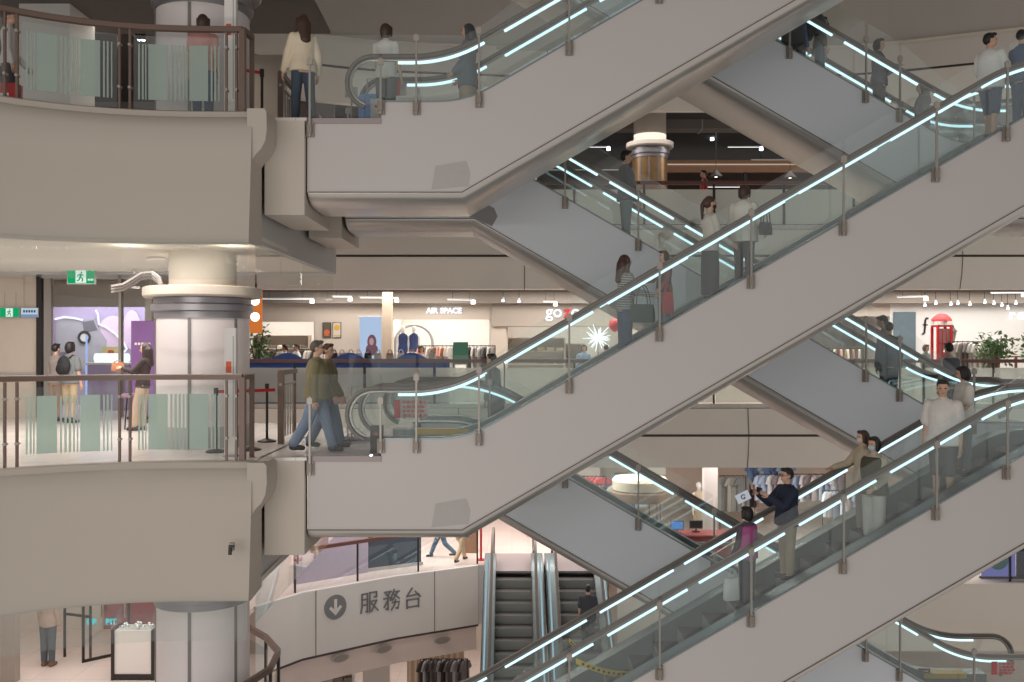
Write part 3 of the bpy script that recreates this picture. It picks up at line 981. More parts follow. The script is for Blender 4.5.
    # face
    if feat:
        e = W()
        for sd in (1, -1): e.ell(hd((.091, sd * .031, 1.618)), (.009, .014, .008), 8, 6, R=RH)
        e.build('eyes', M_BLACK, root, 60)
        if not mask:
            W().ell(hd((.093, 0, 1.552)), (.008, .022, .007), 8, 6, R=RH).build('mouth', mat('lips', (168, 100, 92), .5), root, 60)
    if mask:
        mk = W(); mk.ell(hd((.052, 0, 1.563)), (.056, .064, .05), R=RH)
        mk.build('face_mask', mat('mask_%d_%d_%d' % mask, mask, .8), root, 60)
    if glasses:
        gl = W()
        for sd in (1, -1):
            pts = [hd((.108, sd * .033 + .025 * math.cos(a), 1.618 + .02 * math.sin(a))) for a in [2 * PI * i_ / 12 for i_ in range(13)]]
            gl.tube(pts, .0035, 5, up=(1, .1, 0))
            gl.cyl(hd((.106, sd * .058, 1.622)), hd((.0, sd * .08, 1.615)), .003, n=5)
        gl.build('glasses', M_DARK, root)
    PEOPLE.append(root)
    info = dict(root=root, s=s, drop=drop, wr=wr, hands=hdn, sh=sh, yaw=math.radians(yaw), loc=Vector((x, y, z)))
    return info

def world(info, p):
    q = Vector((p[0] * info['s'], p[1] * info['s'], (p[2] + info['drop']) * info['s']))
    return info['loc'] + Matrix.Rotation(info['yaw'], 3, 'Z') @ q

def backpack(info, label, rgb):
    c = world(info, (-.19, 0, 1.22))
    t = thing('backpack', label, 'backpack', c, info['yaw'])
    b = MB(); b.ell((0, 0, 0), (.10, .15, .22)); b.ell((-.03, 0, -.06), (.10, .155, .15))
    b.build('body', cloth(rgb), t, 60)
    MB().ell((-.11, 0, -.07), (.035, .11, .10)).build('front_pocket', cloth((max(0, rgb[0] - 12), max(0, rgb[1] - 12), max(0, rgb[2] - 12))), t, 60)
    for sd in (1, -1):
        MB().tube([(.05, sd * .10, .17), (.15, sd * .11, .22), (.30, sd * .11, .17), (.335, sd * .11, .05), (.28, sd * .125, -.08), (.10, sd * .13, -.15)], .018, 8).build('strap', cloth(rgb), t, 60)
    return t

def handbag(loc, rot, label, rgb, w=.3, d=.12, h=.24, handle=.16, group=None, m=None, name='handbag', cat='bag'):
    t = thing(name, label, cat, loc, rot, group)
    b = MB(); n = 7; vs = []
    for zz, f in ((0, .92), (.02, 1.0), (h * .5, .98), (h - .01, .85), (h, .8)):
        for i in range(16):
            a = 2 * PI * i / 16
            ca, sa = math.cos(a), math.sin(a)
            e = .45
            vs.append((w / 2 * f * math.copysign(abs(ca) ** e, ca), d / 2 * f * math.copysign(abs(sa) ** e, sa), zz))
    fs = [(j * 16 + i, j * 16 + (i + 1) % 16, (j + 1) * 16 + (i + 1) % 16, (j + 1) * 16 + i) for j in range(4) for i in range(16)]
    fs += [tuple(range(15, -1, -1)), tuple(64 + i for i in range(16))]
    b.add(vs, fs).build('body', m or cloth(rgb), t, 50)
    for sd in (1, -1):
        pts = [(w * .28 * math.cos(a), sd * d * .3, h - .01 + handle * math.sin(a)) for a in [PI * i / 10 for i in range(11)]]
        MB().tube(pts, .009, 6, up=(0, 1, .01)).build('handle', m or cloth((max(0, rgb[0] - 20), max(0, rgb[1] - 20), max(0, rgb[2] - 20))), t, 60)
    return t

def sp_front(px, Y=15.17, L=0, dx=0):
    """standing spot on a near escalator step"""
    x = X_at(px, Y) + dx
    return x, Y, L * H + step_z(x)
def sp_rear(px, Y=18.17, L=0):
    x = X_at(px, Y)
    return x, Y, L * H + step_z(7.3 - x)

WALK = (28, 8, -20, 22)
WALK2 = (-20, 24, 26, 6)
# --- upper landing and upper near escalator
person(X_at(303, 14.75), 14.75, H, 120, 1.70, 'person in a cream jacket and dark jeans standing on the upper landing, back turned', (224, 208, 184), bot='trousers', botc=(66, 78, 92), hair='long', hairm=HAIRN, legs=(10, 4, -10, 6), loose=.03, armL=(8, 14, 20), armR=(-6, 14, 25), shoes=(40, 38, 38))
i2 = person(X_at(386, 15.05), 15.05, H, 75, 1.66, 'person in a white top with dark straps at the mouth of the upper near escalator', (222, 216, 212), sleeve='short', bot='trousers', botc=(84, 86, 88), hair='bob', hairm=HAIRN, armL=(15, 8, 40), armR=(5, 8, 20))
px, py_, pz = sp_front(468, 15.17, 1)
i3 = person(px, py_, pz, 175, 1.70, 'person in a blue grey coat with long dark hair on the upper near escalator', (92, 100, 112), bot='skirt', botc=(190, 160, 138), hair='long', loose=.02, hairm=mat('hair_ash', (70, 70, 74), .5), coat=.14, armL=(6, 8, 45, 25), armR=(0, 10, 40, 15), shoes=(60, 50, 46))
person(X_at(203, 14.75), 14.75, H, 100, 1.70, 'person in a dusty pink top behind the frosted upper railing', (206, 150, 142), sleeve='short', bot='trousers', botc=(62, 84, 116), hair='bob', hairm=HAIRN)
person(X_at(9, 14.3), 14.3, H, 20, 1.62, 'person in a pale top at the far left end of the upper railing', (214, 208, 204), bot='trousers', botc=(90, 90, 96), hair='short', hairm=HAIRN, armL=(10, 8, 30))
# --- uppermost far escalator and around
px, py_, pz = sp_rear(820, 18.25, 1)
j = person(px, py_, pz + .2315, -12, 1.76, 'person in a grey hood with a black backpack high on the upper far escalator', (92, 90, 92), bot='trousers', botc=(76, 110, 138), hair='short', hood=(104, 98, 96))
backpack(j, 'black backpack worn by the person in a grey hood at top right', (36, 36, 38))
px, py_, pz = sp_rear(799, 18.15, 1)
j = person(px, py_, pz, 10, 1.68, 'person in a blue denim jacket at the top edge beside the grey hooded person', (72, 86, 128), bot='trousers', botc=(50, 54, 70), hair='long')
handbag(Vector((px - .22, py_ - .34, pz + .82)), .3, 'black shoulder bag beside the person in a denim jacket', (38, 37, 40), .42, .2, .36, .2)
px, py_, pz = sp_rear(879, 18.1, 1)
person(px, py_, pz, -40, 1.70, 'person in a dark jacket holding their hands together on the upper far escalator', (54, 58, 68), bot='trousers', botc=(52, 54, 60), hair='bob', armL=(20, 6, 80, 35), armR=(20, 6, 80, 35), loose=.02)
px, py_, pz = sp_rear(922, 18.3, 1)
person(px, py_, pz, 170, 1.64, 'person in dark clothes low on the upper far escalator, behind the dark jacketed one', (40, 42, 48), bot='trousers', botc=(46, 48, 54), hair='long', loose=.02)
person(X_at(966, 19.5), 19.5, H, -90, 1.60, 'grey haired person beyond the rails left of the man in a white t-shirt', (120, 116, 112), bot='trousers', botc=(90, 88, 86), hair='short', hairm=HAIRG)
# --- middle near escalator, top to bottom
px, py_, pz = sp_front(990, 15.2, 0)
person(px, py_, pz, 40, 1.74, 'man in a white t-shirt and navy shorts near the top of the middle escalator', (226, 222, 218), sleeve='short', bot='shorts', botc=(58, 76, 104), hair='short', head=-50, legs=(22, 30, -4, 4), loose=.03, armL=(15, 8, 50), armR=(25, 10, 50), shoes=(90, 80, 76))
px, py_, pz = sp_front(1022, 15.15, 0)
person(px, py_, pz, 30, 1.60, 'person in blue denim cut by the right edge on the middle escalator', (70, 96, 128), bot='trousers', botc=(60, 84, 116), hair='short')
px, py_, pz = sp_front(744, 15.2, 0)
k = person(px, py_, pz, 60, 1.64, 'person in a loose white shirt and dark trousers, back turned, on the middle escalator', (226, 218, 206), bot='trousers', botc=(56, 56, 60), hair='bob', hairm=HAIRN, loose=.045, armR=(20, 12, 40), armL=(5, 10, 20), coat=.06)
handbag(Vector((px + .26, py_ - .30, pz + .83)), .5, 'small dark bag hanging beside the person in a loose white shirt', (62, 56, 54), .24, .1, .19, .22)
px, py_, pz = sp_front(710, 15.1, 0)
person(px, py_, pz, 15, 1.68, 'masked person with a ponytail, pale blouse and long dark skirt on the middle escalator', (206, 198, 186), bot='long_skirt', botc=(60, 58, 62), hair='pony', hairm=HAIRN, mask=(52, 40, 40), armL=(25, 6, 60), armR=(12, 6, 45))
px, py_, pz = sp_front(664, 15.2, 0)
person(px, py_, pz, 205, 1.30, 'child in a dark vest over a red top facing back down the middle escalator', (150, 70, 66), sleeve='long', vest=(56, 46, 46), bot='trousers', botc=(112, 130, 134), hair='bob', hairm=HAIRN, armR=(20, 20, 60), armL=(15, 10, 30))
handbag(Vector((px + .02, py_ - .26, pz + .30)), .2, 'red bag hanging at the legs of the child in a dark vest', (196, 44, 48), .18, .08, .34, .12)
px, py_, pz = sp_front(625, 15.05, 0)
st = person(px, py_, pz, 20, 1.68, 'person in a striped top and jeans with long brown hair low on the middle escalator', (120, 122, 128), bot='trousers', botc=(62, 82, 112), hair='long', hairm=HAIRN, armL=(30, 6, 60), armR=(25, 12, 55, 0))
stripe = cloth((120, 122, 128)).copy(); stripe.name = 'cloth_striped'
nt = stripe.node_tree
wv = nt.nodes.new('ShaderNodeTexWave'); wv.bands_direction = 'Z'; wv.inputs['Scale'].default_value = 12.0; wv.inputs['Distortion'].default_value = 0.0
cr_ = nt.nodes.new('ShaderNodeValToRGB'); cr_.color_ramp.interpolation = 'CONSTANT'
cr_.color_ramp.elements[0].color = lin((196, 192, 188)); cr_.color_ramp.elements[1].position = .5; cr_.color_ramp.elements[1].color = lin((66, 68, 74))
tc_ = nt.nodes.new('ShaderNodeTexCoord')
nt.links.new(tc_.outputs['Object'], wv.inputs['Vector']); nt.links.new(wv.outputs['Fac'], cr_.inputs[0])
nt.links.new(cr_.outputs[0], nt.nodes['Principled BSDF'].inputs['Base Color'])
for n_, q_ in enumerate(QUEUE):
    if q_[0].parent is st['root'] and q_[0].name.startswith('top'):
        QUEUE[n_] = (q_[0], stripe, q_[2])
handbag(Vector((px + .22, py_ - .33, pz + .62)), .4, 'dark green shoulder bag of the person in a striped top', (58, 74, 66), .44, .14, .28, .3)
# --- middle far escalator
px, py_, pz = sp_rear(626, 18.17, 0)
person(px, py_, pz, 0, 1.86, 'man in a black top and teal grey trousers high on the middle far escalator', (52, 60, 64), bot='trousers', botc=(82, 108, 112), hair='short', wide=1.12, armL=(10, 10, 30), armR=(10, 10, 30), loose=.02)
px, py_, pz = sp_rear(884, 18.4, 0)
jj = person(px, py_, pz, 160, 1.76, 'taller man in light clothes of the pair on the middle far escalator', (150, 146, 142), bot='trousers', botc=(84, 86, 92), hair='short', nod=15)
px, py_, pz = sp_rear(889, 17.95, 0)
person(px, py_, pz, 80, 1.62, 'shorter person in a dark blue jacket of the pair on the middle far escalator', (64, 74, 90), bot='trousers', botc=(56, 70, 88), hair='short', loose=.02)
person(X_at(951, 18.4), 18.4, 0, 100, 1.70, 'person in a grey vest at the foot of the middle far escalator, back turned', (176, 170, 168), vest=(90, 92, 96), bot='trousers', botc=(90, 92, 98), hair='short', lean=6)
# --- two men on the middle landing
person(X_at(317, 14.95), 14.95, 0, 4, 1.76, 'nearer man with glasses, olive jacket and blue jeans striding across the middle landing', (126, 118, 88), bot='wide', botc=(122, 138, 160), hair='short', hairm=mat('hair_cropped', (88, 78, 72), .6), legs=(18, 4, -19, 10), glasses=True, loose=.05, armL=(14, 8, 18), armR=(-8, 8, 14), wide=1.1, shoes=(66, 68, 68), skin=SKIN)
person(X_at(328, 15.55), 15.55, 0, 0, 1.70, 'farther man in a matching olive jacket walking beside the one with glasses', (118, 110, 84), bot='wide', botc=(116, 132, 154), hair='short', hairm=HAIRN, legs=(15, 4, -15, 9), loose=.04, armL=(10, 8, 20), armR=(12, 8, 22), head=-20, shoes=(70, 70, 70))
# --- rider on the lowest far escalator, near its top
px, py_, pz = sp_rear(494, 18.1, -1)
jj = person(px, py_, pz, 150, 1.66, 'person in grey at the head of the lowest far escalator behind the balustrade', (96, 92, 92), bot='trousers', botc=(88, 92, 96), hair='short', lean=4)
handbag(Vector((px + .05, py_ - .34, pz + .52)), .2, 'dark grey bag hanging from the person in grey behind the balustrade', (58, 60, 64), .30, .14, .36, .3)
# --- middle balcony left
bp = person(X_at(70, 20.4), 20.4, 0, 75, 1.72, 'person with a black backpack and khaki shorts facing the purple shop window', (112, 116, 118), sleeve='short', bot='shorts', botc=(178, 156, 124), hair='bob', loose=.03)
backpack(bp, 'black backpack on the person in khaki shorts', (36, 37, 40))
person(X_at(56, 20.9), 20.9, 0, 70, 1.68, 'person half hidden left of the one with the black backpack', (150, 140, 136), bot='trousers', botc=(150, 126, 110), hair='short')
tl = person(X_at(143, 18.6), 18.6, 0, 185, 1.70, 'person with long dark hair leaning beside the column and holding a brown pouch', (54, 44, 44), bot='trousers', botc=(176, 152, 130), hair='long', hairm=mat('hair_dark_brown', (48, 34, 32), .5), armL=(35, 6, 65, 25), armR=(30, 6, 70, 25), nod=12, lean=-6, legs=(14, 10, 4, 4))
hp_ = world(tl, (tl['hands'][0][0] + tl['hands'][1][0]) * .5)
handbag(hp_ + Vector((-.07, 0, -.06)), .3, 'brown pouch held by the person leaning beside the column', (172, 118, 84), .24, .09, .16, .05)
# --- lowest near escalator
px, py_, pz = sp_front(943, 14.88, -1)
person(px, py_, pz, 235, 2.0, 'man in a white t-shirt and grey shorts beside a companion on the lowest escalator', (226, 220, 214), sleeve='short', bot='shorts', botc=(92, 92, 94), hair='short', loose=.035, head=10, nod=10, legs=(4, 8, -2, 2), shoes=(200, 196, 194), wide=1.06)
px, py_, pz = sp_front(964, 15.40, -1)
person(px, py_, pz, 180, 1.72, 'companion with a black bob and white top beside the man in a white t-shirt', (226, 218, 208), sleeve='short', bot='trousers', botc=(128, 130, 134), hair='bob', loose=.03, nod=8, head=-20, armL=(10, 8, 40), armR=(4, 8, 15), shoes=(70, 70, 72))
px, py_, pz = sp_front(863, 15.35, -1); pz -= .2315 * 0
person(px, py_, pz, 190, 1.62, 'masked person in a beige jacket resting an arm on the lowest escalator handrail', (188, 172, 150), bot='trousers', botc=(150, 138, 124), hair='bob', hairm=HAIRN, mask=(222, 206, 198), armR=(35, 12, 40), armL=(10, 8, 20), loose=.02)
px, py_, pz = sp_front(874, 15.05, -1)
person(px, py_, pz - .2315, 212, 1.78, 'person with a pale blue mask, olive vest and white trousers on the lowest escalator', (196, 184, 166), vest=(84, 80, 64), bot='wide', botc=(214, 208, 202), hair='bob', mask=(176, 200, 210), armL=(12, 10, 55), armR=(8, 10, 30), loose=.02, shoes=(206, 200, 196))
px, py_, pz = sp_front(787, 15.15, -1)
ph = person(px, py_, pz, 195, 1.74, 'man in a navy sweater raising a phone to take a photo on the lowest escalator', (38, 44, 64), bot='trousers', botc=(172, 150, 126), hair='short', glasses=True, armL=(42, 6, 82, 14), armR=(42, 6, 82, 14), loose=.03, wide=1.14)
hp_ = world(ph, (ph['hands'][0][0] + ph['hands'][1][0]) * .5)
t = thing('phone', 'phone held up by the man in a navy sweater', 'phone', hp_ + Vector((-.03, 0, .06)), math.radians(15))
MB().box(-.006, .006, -.08, .08, -.04, .04).build('body', M_BLACK, t)
MB().box(.0062, .008, -.074, .074, -.036, .036).build('screen', glow('phone_screen_glow', (206, 214, 226), .7), t)
MB().box(-.012, -.006, .03, .07, .0, .03).build('camera_bump', M_DARK, t)
px, py_, pz = sp_front(747, 15.1, -1)
mg = person(px, py_, pz, 128, 1.60, 'person with bobbed black hair and a magenta vest on the lowest escalator', (92, 84, 90), vest=(176, 84, 138), bot='trousers', botc=(60, 60, 70), hair='bob', armL=(8, 8, 18), armR=(4, 10, 15))
handbag(Vector((px - .30, py_ - .24, pz + .20)), .3, 'white carrier bag held by the person in a magenta vest', (222, 220, 218), .26, .11, .34, .16)
# --- lower floor and end-on escalators
person(X_at(588, 25.9), 25.9, -2 * H + step_z(25.9 - 20.46), 85, 1.76, 'man in a dark t-shirt riding up the end on escalator, back turned', (70, 72, 80), sleeve='short', bot='trousers', botc=(64, 66, 72), hair='short', wide=1.08, loose=.02)
person(X_at(577, 30.4), 30.4, -H, 90, 1.72, 'person in teal trousers at the head of the end on escalator', (196, 190, 186), bot='wide', botc=(112, 150, 150), hair='bob')
person(X_at(531, 33.5), 33.5, -H, 80, 1.70, 'person in slim black trousers standing on the bright lower floor', (90, 86, 84), bot='trousers', botc=(46, 44, 46), hair='short')
person(X_at(461, 29.6), 29.6, -H, 60, 1.72, 'person in beige trousers walking behind the service desk panel', (82, 100, 128), bot='trousers', botc=(188, 160, 126), hair='short', legs=WALK)
person(X_at(441, 30.2), 30.2, -H, 180, 1.70, 'person in cropped blue jeans walking behind the service desk panel', (170, 150, 140), bot='trousers', botc=(74, 96, 116), hair='bob', legs=WALK2)
person(X_at(752, 34.6), 34.6, -H, -85, 1.70, 'person in a black top and pale checked trousers among the clothes of the lower shop', (52, 44, 46), sleeve='short', bot='wide', botc=(170, 164, 160), hair='long', hairm=HAIRN, near=False)
person(X_at(48, 20.0), 20.0, -H, 80, 1.72, 'person in dark trousers whose legs show under the balcony at bottom left', (170, 150, 136), bot='trousers', botc=(84, 92, 98), hair='short', shoes=(120, 84, 66))
# --- shoppers on the far galleries
for (q, Y, L, yw, hh, lab, tp, bt, hr) in (
    (285, 29.8, 0, 170, 1.66, 'shopper in a white t-shirt before the bright display at the far left shop', (222, 218, 212), (90, 96, 104), 'short'),
    (297, 29.6, 0, 200, 1.68, 'shopper with short brown hair looking down beside the one in a white t-shirt', (220, 214, 206), (86, 90, 98), 'short'),
    (421, 29.4, 0, -70, 1.62, 'shopper in a pale pink top between the mannequins and the clothes rack', (216, 190, 180), (120, 110, 104), 'bob'),
    (584, 29.8, 0, -90, 1.66, 'shopper in light blue in front of the shining white display', (150, 176, 204), (110, 110, 116), 'bob'),
    (606, 29.6, 0, 100, 1.66, 'shopper in a dusky red top right of the shining white display', (158, 110, 106), (70, 70, 76), 'short'),
    (926, 29.6, 0, -60, 1.66, 'shopper in a grey green top beside the red phone booth', (126, 134, 128), (110, 100, 100), 'bob'),
    (704, 27.7, 1, 180, 1.66, 'shopper in red by the far upper railing', (176, 62, 60), (60, 58, 60), 'short')):
    person(X_at(q, Y), Y, L * H, yw, hh, lab, tp, bot='trousers', botc=bt, hair=hr, hairm=HAIRN, near=False)
bake_all()
# ------------------------------------------------------------------ lettering
def text_mesh(name, s, size, m, loc, rotz=0, parent=None, depth=.02, tilt=PI / 2, bold=0.0, align='CENTER', ay='CENTER'):
    cu = bpy.data.curves.new(name, 'FONT')
    cu.body = s; cu.size = size; cu.extrude = depth; cu.offset = bold
    cu.align_x = align; cu.align_y = ay
    tmp = bpy.data.objects.new('tmp_text', cu); COL.objects.link(tmp)
    bpy.context.view_layer.update()
    me = bpy.data.meshes.new_from_object(tmp.evaluated_get(bpy.context.evaluated_depsgraph_get()))
    bpy.data.objects.remove(tmp); bpy.data.curves.remove(cu)
    me.name = name; me.materials.clear(); me.materials.append(m)
    o = bpy.data.objects.new(name, me); COL.objects.link(o)
    if parent is not None: o.parent = parent
    o.location = loc; o.rotation_euler = (tilt, 0, rotz)
    return o

# ------------------------------------------------------------------ far middle gallery: shop fronts
YW = 32.0
def wall_with_openings(name, y, z0, z1, x0, x1, holes, m, label, th=.15):
    mb = MB(); xs = sorted(holes); cur = x0
    for a, b, h0, h1 in xs:
        if a > cur: mb.box(cur, a, y, y + th, z0, z1)
        if h1 < z1: mb.box(a, b, y, y + th, h1, z1)
        if h0 > z0: mb.box(a, b, y, y + th, z0, h0)
        cur = b
    if cur < x1: mb.box(cur, x1, y, y + th, z0, z1)
    return struct(name, mb, m, label)
xa = lambda p: X_at(p, YW)
def strip(lo, hi): return (xa(lo), xa(hi))
ztop = H - 1.55
op = [(xa(236), xa(315), 0, 2.42), (xa(393), xa(491), 0, 2.50), (xa(506), xa(625), 0, 2.25), (xa(800), xa(890), 0, 2.6)]
wall_with_openings('wall_far', YW, 0, ztop, -9.5, xa(890), op, M_WALLB, 'beige shop front wall along the far middle gallery')
struct('wall_far', MB().box(xa(890), 20, YW, YW + .15, 0, ztop), mat('white_shop_wall', (232, 230, 227), .7, var=.02), 'white shop wall with the red phone booth before it')
struct('trim_12', MB().box(-8.2, 20, YW - .5, YW - .02, 3.02, ztop), mat('bulkhead_grey', (150, 142, 134), .8), 'grey ceiling bulkhead over the far middle shops')
tp_ = thing('ceiling_pipe', 'long dark pipe under the ceiling before the far middle shops', 'pipe', (0, 0, 0))
MB().cyl((-8, 29.0, 3.3), (19, 29.0, 3.3), .05, n=10).build('pipe', mat('pipe_grey', (110, 104, 100), .6), tp_)
for q_ in range(14): MB().box(-7.5 + 2 * q_ - .02, -7.5 + 2 * q_ + .02, 28.94, 29.06, 3.3, ztop).build('bracket', M_DARK, tp_)
struct('wall_back', MB().box(-12, 20, 36.4, 36.6, 0, ztop), mat('shop_back_white', (232, 228, 222), .7), 'pale rear wall inside the far middle shops')
for q, mm in ((315, M_WALLB), (386, M_WHITE), (491, M_WHITE), (506, M_WALLB), (640, M_WALLB), (890, M_WHITE)):
    struct('partition', MB().box(xa(q) - .06, xa(q) + .06, YW + .15, 36.4, 0, ztop), mm, 'shop partition wall at the far middle gallery')
# pale column and header band
t = thing('column', 'slim beige column left of the clothes shop with white letters', 'column', (X_at(387.5, 30.6), 30.6, 0)); t['kind'] = 'structure'
MB().box(-.15, .15, -.15, .15, 0, ztop).build('shaft', mat('beige_column', (206, 188, 166), .6), t)
MB().box(-.18, .18, -.18, .18, 0, .2).build('base_band', M_GREY, t)
sg = struct('trim_9', MB().box(xa(492), xa(640), YW - .12, YW - .01, 2.27, 3.0), M_WALLG, 'grey brown sign band over the shop with the red letter')
# signs
t = thing('shop_sign', 'glowing white letters over the bright clothes shop', 'sign', (xa(445), YW - .06, Z_at(311, YW)))
E_SGN = E_SIGN
text_mesh('letters', 'AIR', .25, E_SGN, (-.43, 0, 0), parent=t, bold=.008)
text_mesh('letters', 'SPACE', .25, E_SGN, (.20, 0, 0), parent=t, bold=.008)
MB().box(-.6, .6, .025, .045, -.02, .02).build('mounting_bar', M_GREY, t)
t = thing('shop_sign', 'white shop letters with a red letter in the middle', 'sign', (xa(563), YW - .17, Z_at(313, YW)))
text_mesh('letter', 'go', .56, E_SGN, (-.31, 0, -.14), parent=t, bold=.006, ay='TOP_BASELINE')
text_mesh('letter', 'z', .56, glow('sign_red', (236, 62, 72), 1.2), (.13, 0, -.14), parent=t, bold=.006, ay='TOP_BASELINE')
text_mesh('letter', 'o', .56, E_SGN, (.41, 0, -.14), parent=t, bold=.006, ay='TOP_BASELINE')
t = thing('shop_sign', 'white spaced letters above the plants at the right edge', 'sign', (xa(1021), YW - .04, Z_at(315, YW)))
text_mesh('letters', 'r a t', .44, E_SGN, (-.40, 0, 0), parent=t, bold=.012, align='LEFT')
t = thing('wall_emblem', 'small dark curved letter emblem on the white wall left of the red phone booth', 'sign', (xa(925), YW - .02, Z_at(327, YW)))
MB().tube([(.10, 0, .28), (.04, 0, .30), (-.0, 0, .22), (-.01, 0, 0), (-.03, 0, -.2), (-.10, 0, -.24)], .03, 8, up=(0, 1, 0)).build('stroke', M_BLACK, t)
MB().box(-.08, .08, -.01, .01, .05, .09).build('cross_stroke', M_BLACK, t)
# orange lantern sign beside the balcony column
t = thing('hanging_sign', 'orange lit sign with two white spots right of the middle column', 'sign', tuple(at(256, 311, 24)))
MB().box(-.14, .14, -.08, .08, -.55, .55).build('case', glow('sign_orange', (228, 128, 62), .75), t)
for dz in (.25, -.15): MB().cyl((0, -.09, dz), (0, -.075, dz), .11, n=16).build('lamp', E_WARM, t)
MB().box(-.02, .02, -.02, .02, .55, 1.05).build('bracket', M_DARK, t)
# posters and the digital screen
for q, lab, c1, c2 in ((327, 'dark framed poster with an orange shape, left of two on the beige wall', (96, 84, 74), (196, 104, 58)), (337, 'framed poster with a yellow shape, right of two on the beige wall', (206, 198, 186), (216, 170, 62))):
    t = thing('poster', lab, 'poster', (xa(q), YW - .02, Z_at(330, YW)))
    MB().box(-.13, .13, -.015, .015, -.24, .24).build('board', mat('poster_%d' % q, c1, .6), t)
    m = MB(); m.ell((0, -.018, -.08 if q == 327 else .08), (.10, .006, .10), 14, 8); m.box(-.1, .1, -.02, -.015, -.2, -.17)
    m.build('print', mat('print_%d' % q, c2, .6), t)
    m = MB()
    for a in ((-.14, -.125, -.25, .25), (.125, .14, -.25, .25)): m.box(a[0], a[1], -.025, .015, a[2], a[3])
    m.box(-.14, .14, -.025, .015, .24, .255); m.box(-.14, .14, -.025, .015, -.255, -.24)
    m.build('frame', M_DARK, t)
t = thing('display_screen', 'tall pale blue lit screen showing a dark haired portrait before the beige wall', 'screen', (X_at(370.5, 31.4), 31.4, 0))
MB().box(-.37, .37, -.03, .06, .35, Z_at(315, 31.4)).build('case', M_GREY, t)
MB().box(-.35, .35, -.036, -.03, .4, Z_at(317, 31.4)).build('screen', glow('screen_pale_blue', (176, 198, 228), .95), t)
pm = MB(); pm.ell((.05, -.04, 1.75), (.15, .008, .24), 16, 10); pm.ell((.05, -.04, 1.5), (.2, .008, .2), 16, 10)
pm.build('portrait_hair', glow('portrait_hair', (140, 104, 116), .6), t)
pm = MB(); pm.ell((.04, -.05, 1.76), (.075, .008, .12), 16, 10); pm.build('portrait_face', glow('portrait_face', (206, 166, 168), .7), t)
MB().box(-.4, .4, -.15, .15, 0, .35).build('plinth', M_GREY, t)

# blue promotional fence with a wavy top along the railing
t = thing('wavy_panel', 'long royal blue panel with a wavy top standing behind the far railing', 'panel', (0, 27.55, 0))
BLUE = mat('royal_blue_board', (56, 94, 176), .5, var=.03)
xl, xr = X_at(238, 27.6), X_at(450, 27.6)
n = 120
tops = []
for i in range(n + 1):
    x = xl + (xr - xl) * i / n
    tops.append((x, 1.26 + .17 * max(0, math.cos((x - X_at(288, 27.6)) / (X_at(350, 27.6) - X_at(288, 27.6)) * 2 * PI)) ** 1.0))
for k0, k1 in ((0, 40), (40, 80), (80, 120)):
    seg = tops[k0:k1 + 1]
    MB().prism([(seg[0][0] + .005, .0)] + [(seg[0][0] + .005, seg[0][1])] + seg[1:-1] + [(seg[-1][0] - .005, seg[-1][1]), (seg[-1][0] - .005, 0)], -.03, .03).build('board', BLUE, t)
    MB().box(seg[0][0] + .1, seg[-1][0] - .1, .03, .3, 0, .05).build('foot', M_GREY, t)
# counter behind it carrying handbags
t = thing('display_table', 'long pale display table behind the blue wavy panel', 'table', (0, 28.5, 0))
MB().box(X_at(318, 28.5), X_at(446, 28.5), -.3, .3, 1.16, 1.22).build('table_top', M_WALLB, t)
for q in (322, 382, 442):
    MB().box(X_at(q, 28.5) - .04, X_at(q, 28.5) + .04, -.25, .25, 0, 1.16).build('leg', M_WHITE, t)
cols = [((60, 60, 66), 'charcoal'), ((206, 190, 168), 'beige'), ((176, 150, 128), 'tan'), ((226, 220, 210), 'off white'), ((46, 44, 48), 'black'), ((196, 184, 168), 'oatmeal'), ((168, 140, 116), 'brown'), ((214, 208, 198), 'ivory'), ((222, 170, 60), 'mustard'), ((188, 178, 166), 'stone')]
spots = [334, 342, 351, 359, 368, 378, 390, 401, 412, 432]
for (c, nm), q in zip(cols, spots):
    handbag(Vector((X_at(q, 28.5), 28.5, 1.222)), random.uniform(-.2, .2), '%s handbag in the row on the pale table behind the blue panel' % nm, c, .23, .11, .19, .11, group='handbags on the pale display table')
# potted plant by the left display
def plant(loc, label, n, r, h, leaf=.14, group=None, pot=True, stem_h=.5, colr=(92, 124, 74)):
    t = thing('potted_plant', label, 'plant', loc, 0, group)
    if pot:
        MB().lathe([(.13, 0), (.18, .02), (.22, .34), (.20, .36), (.19, .33)], (0, 0, 0), 20).build('pot', M_WHITE, t, 40)
    st = MB(); lf = MB()
    for i in range(7):
        a = random.uniform(0, 2 * PI); rr = random.uniform(.2, .8) * r
        tip = (rr * math.cos(a), rr * math.sin(a), stem_h + h * random.uniform(.5, .95))
        st.tube([(0, 0, .3), (tip[0] * .3, tip[1] * .3, stem_h), tip], .014, 5, up=(1, .2, 0))
    for i in range(n):
        a = random.uniform(0, 2 * PI); u = random.random() ** .5; ph = random.uniform(-1, 1)
        c = Vector((r * u * math.cos(a) * math.sqrt(1 - ph * ph * .6), r * u * math.sin(a) * math.sqrt(1 - ph * ph * .6), stem_h + h * .5 + h * .5 * ph * u))
        R = Euler((random.uniform(-1, 1), random.uniform(-1, 1), random.uniform(0, 6.28))).to_matrix()
        L = leaf * random.uniform(.7, 1.2)
        vs = [c + R @ Vector(p) for p in ((0, 0, 0), (L * .5, -L * .28, .01), (L, 0, -.02), (L * .5, L * .28, .01), (L * .5, 0, -.015))]
        lf.add(vs, [(0, 1, 4), (1, 2, 4), (2, 3, 4), (3, 0, 4)])
    st.build('stem', mat('stem_brown', (98, 80, 60), .8), t, 60)
    lf.build('foliage', mat('leaf_%d' % colr[0], colr, .55, var=.3, scale=4), t)
    return t
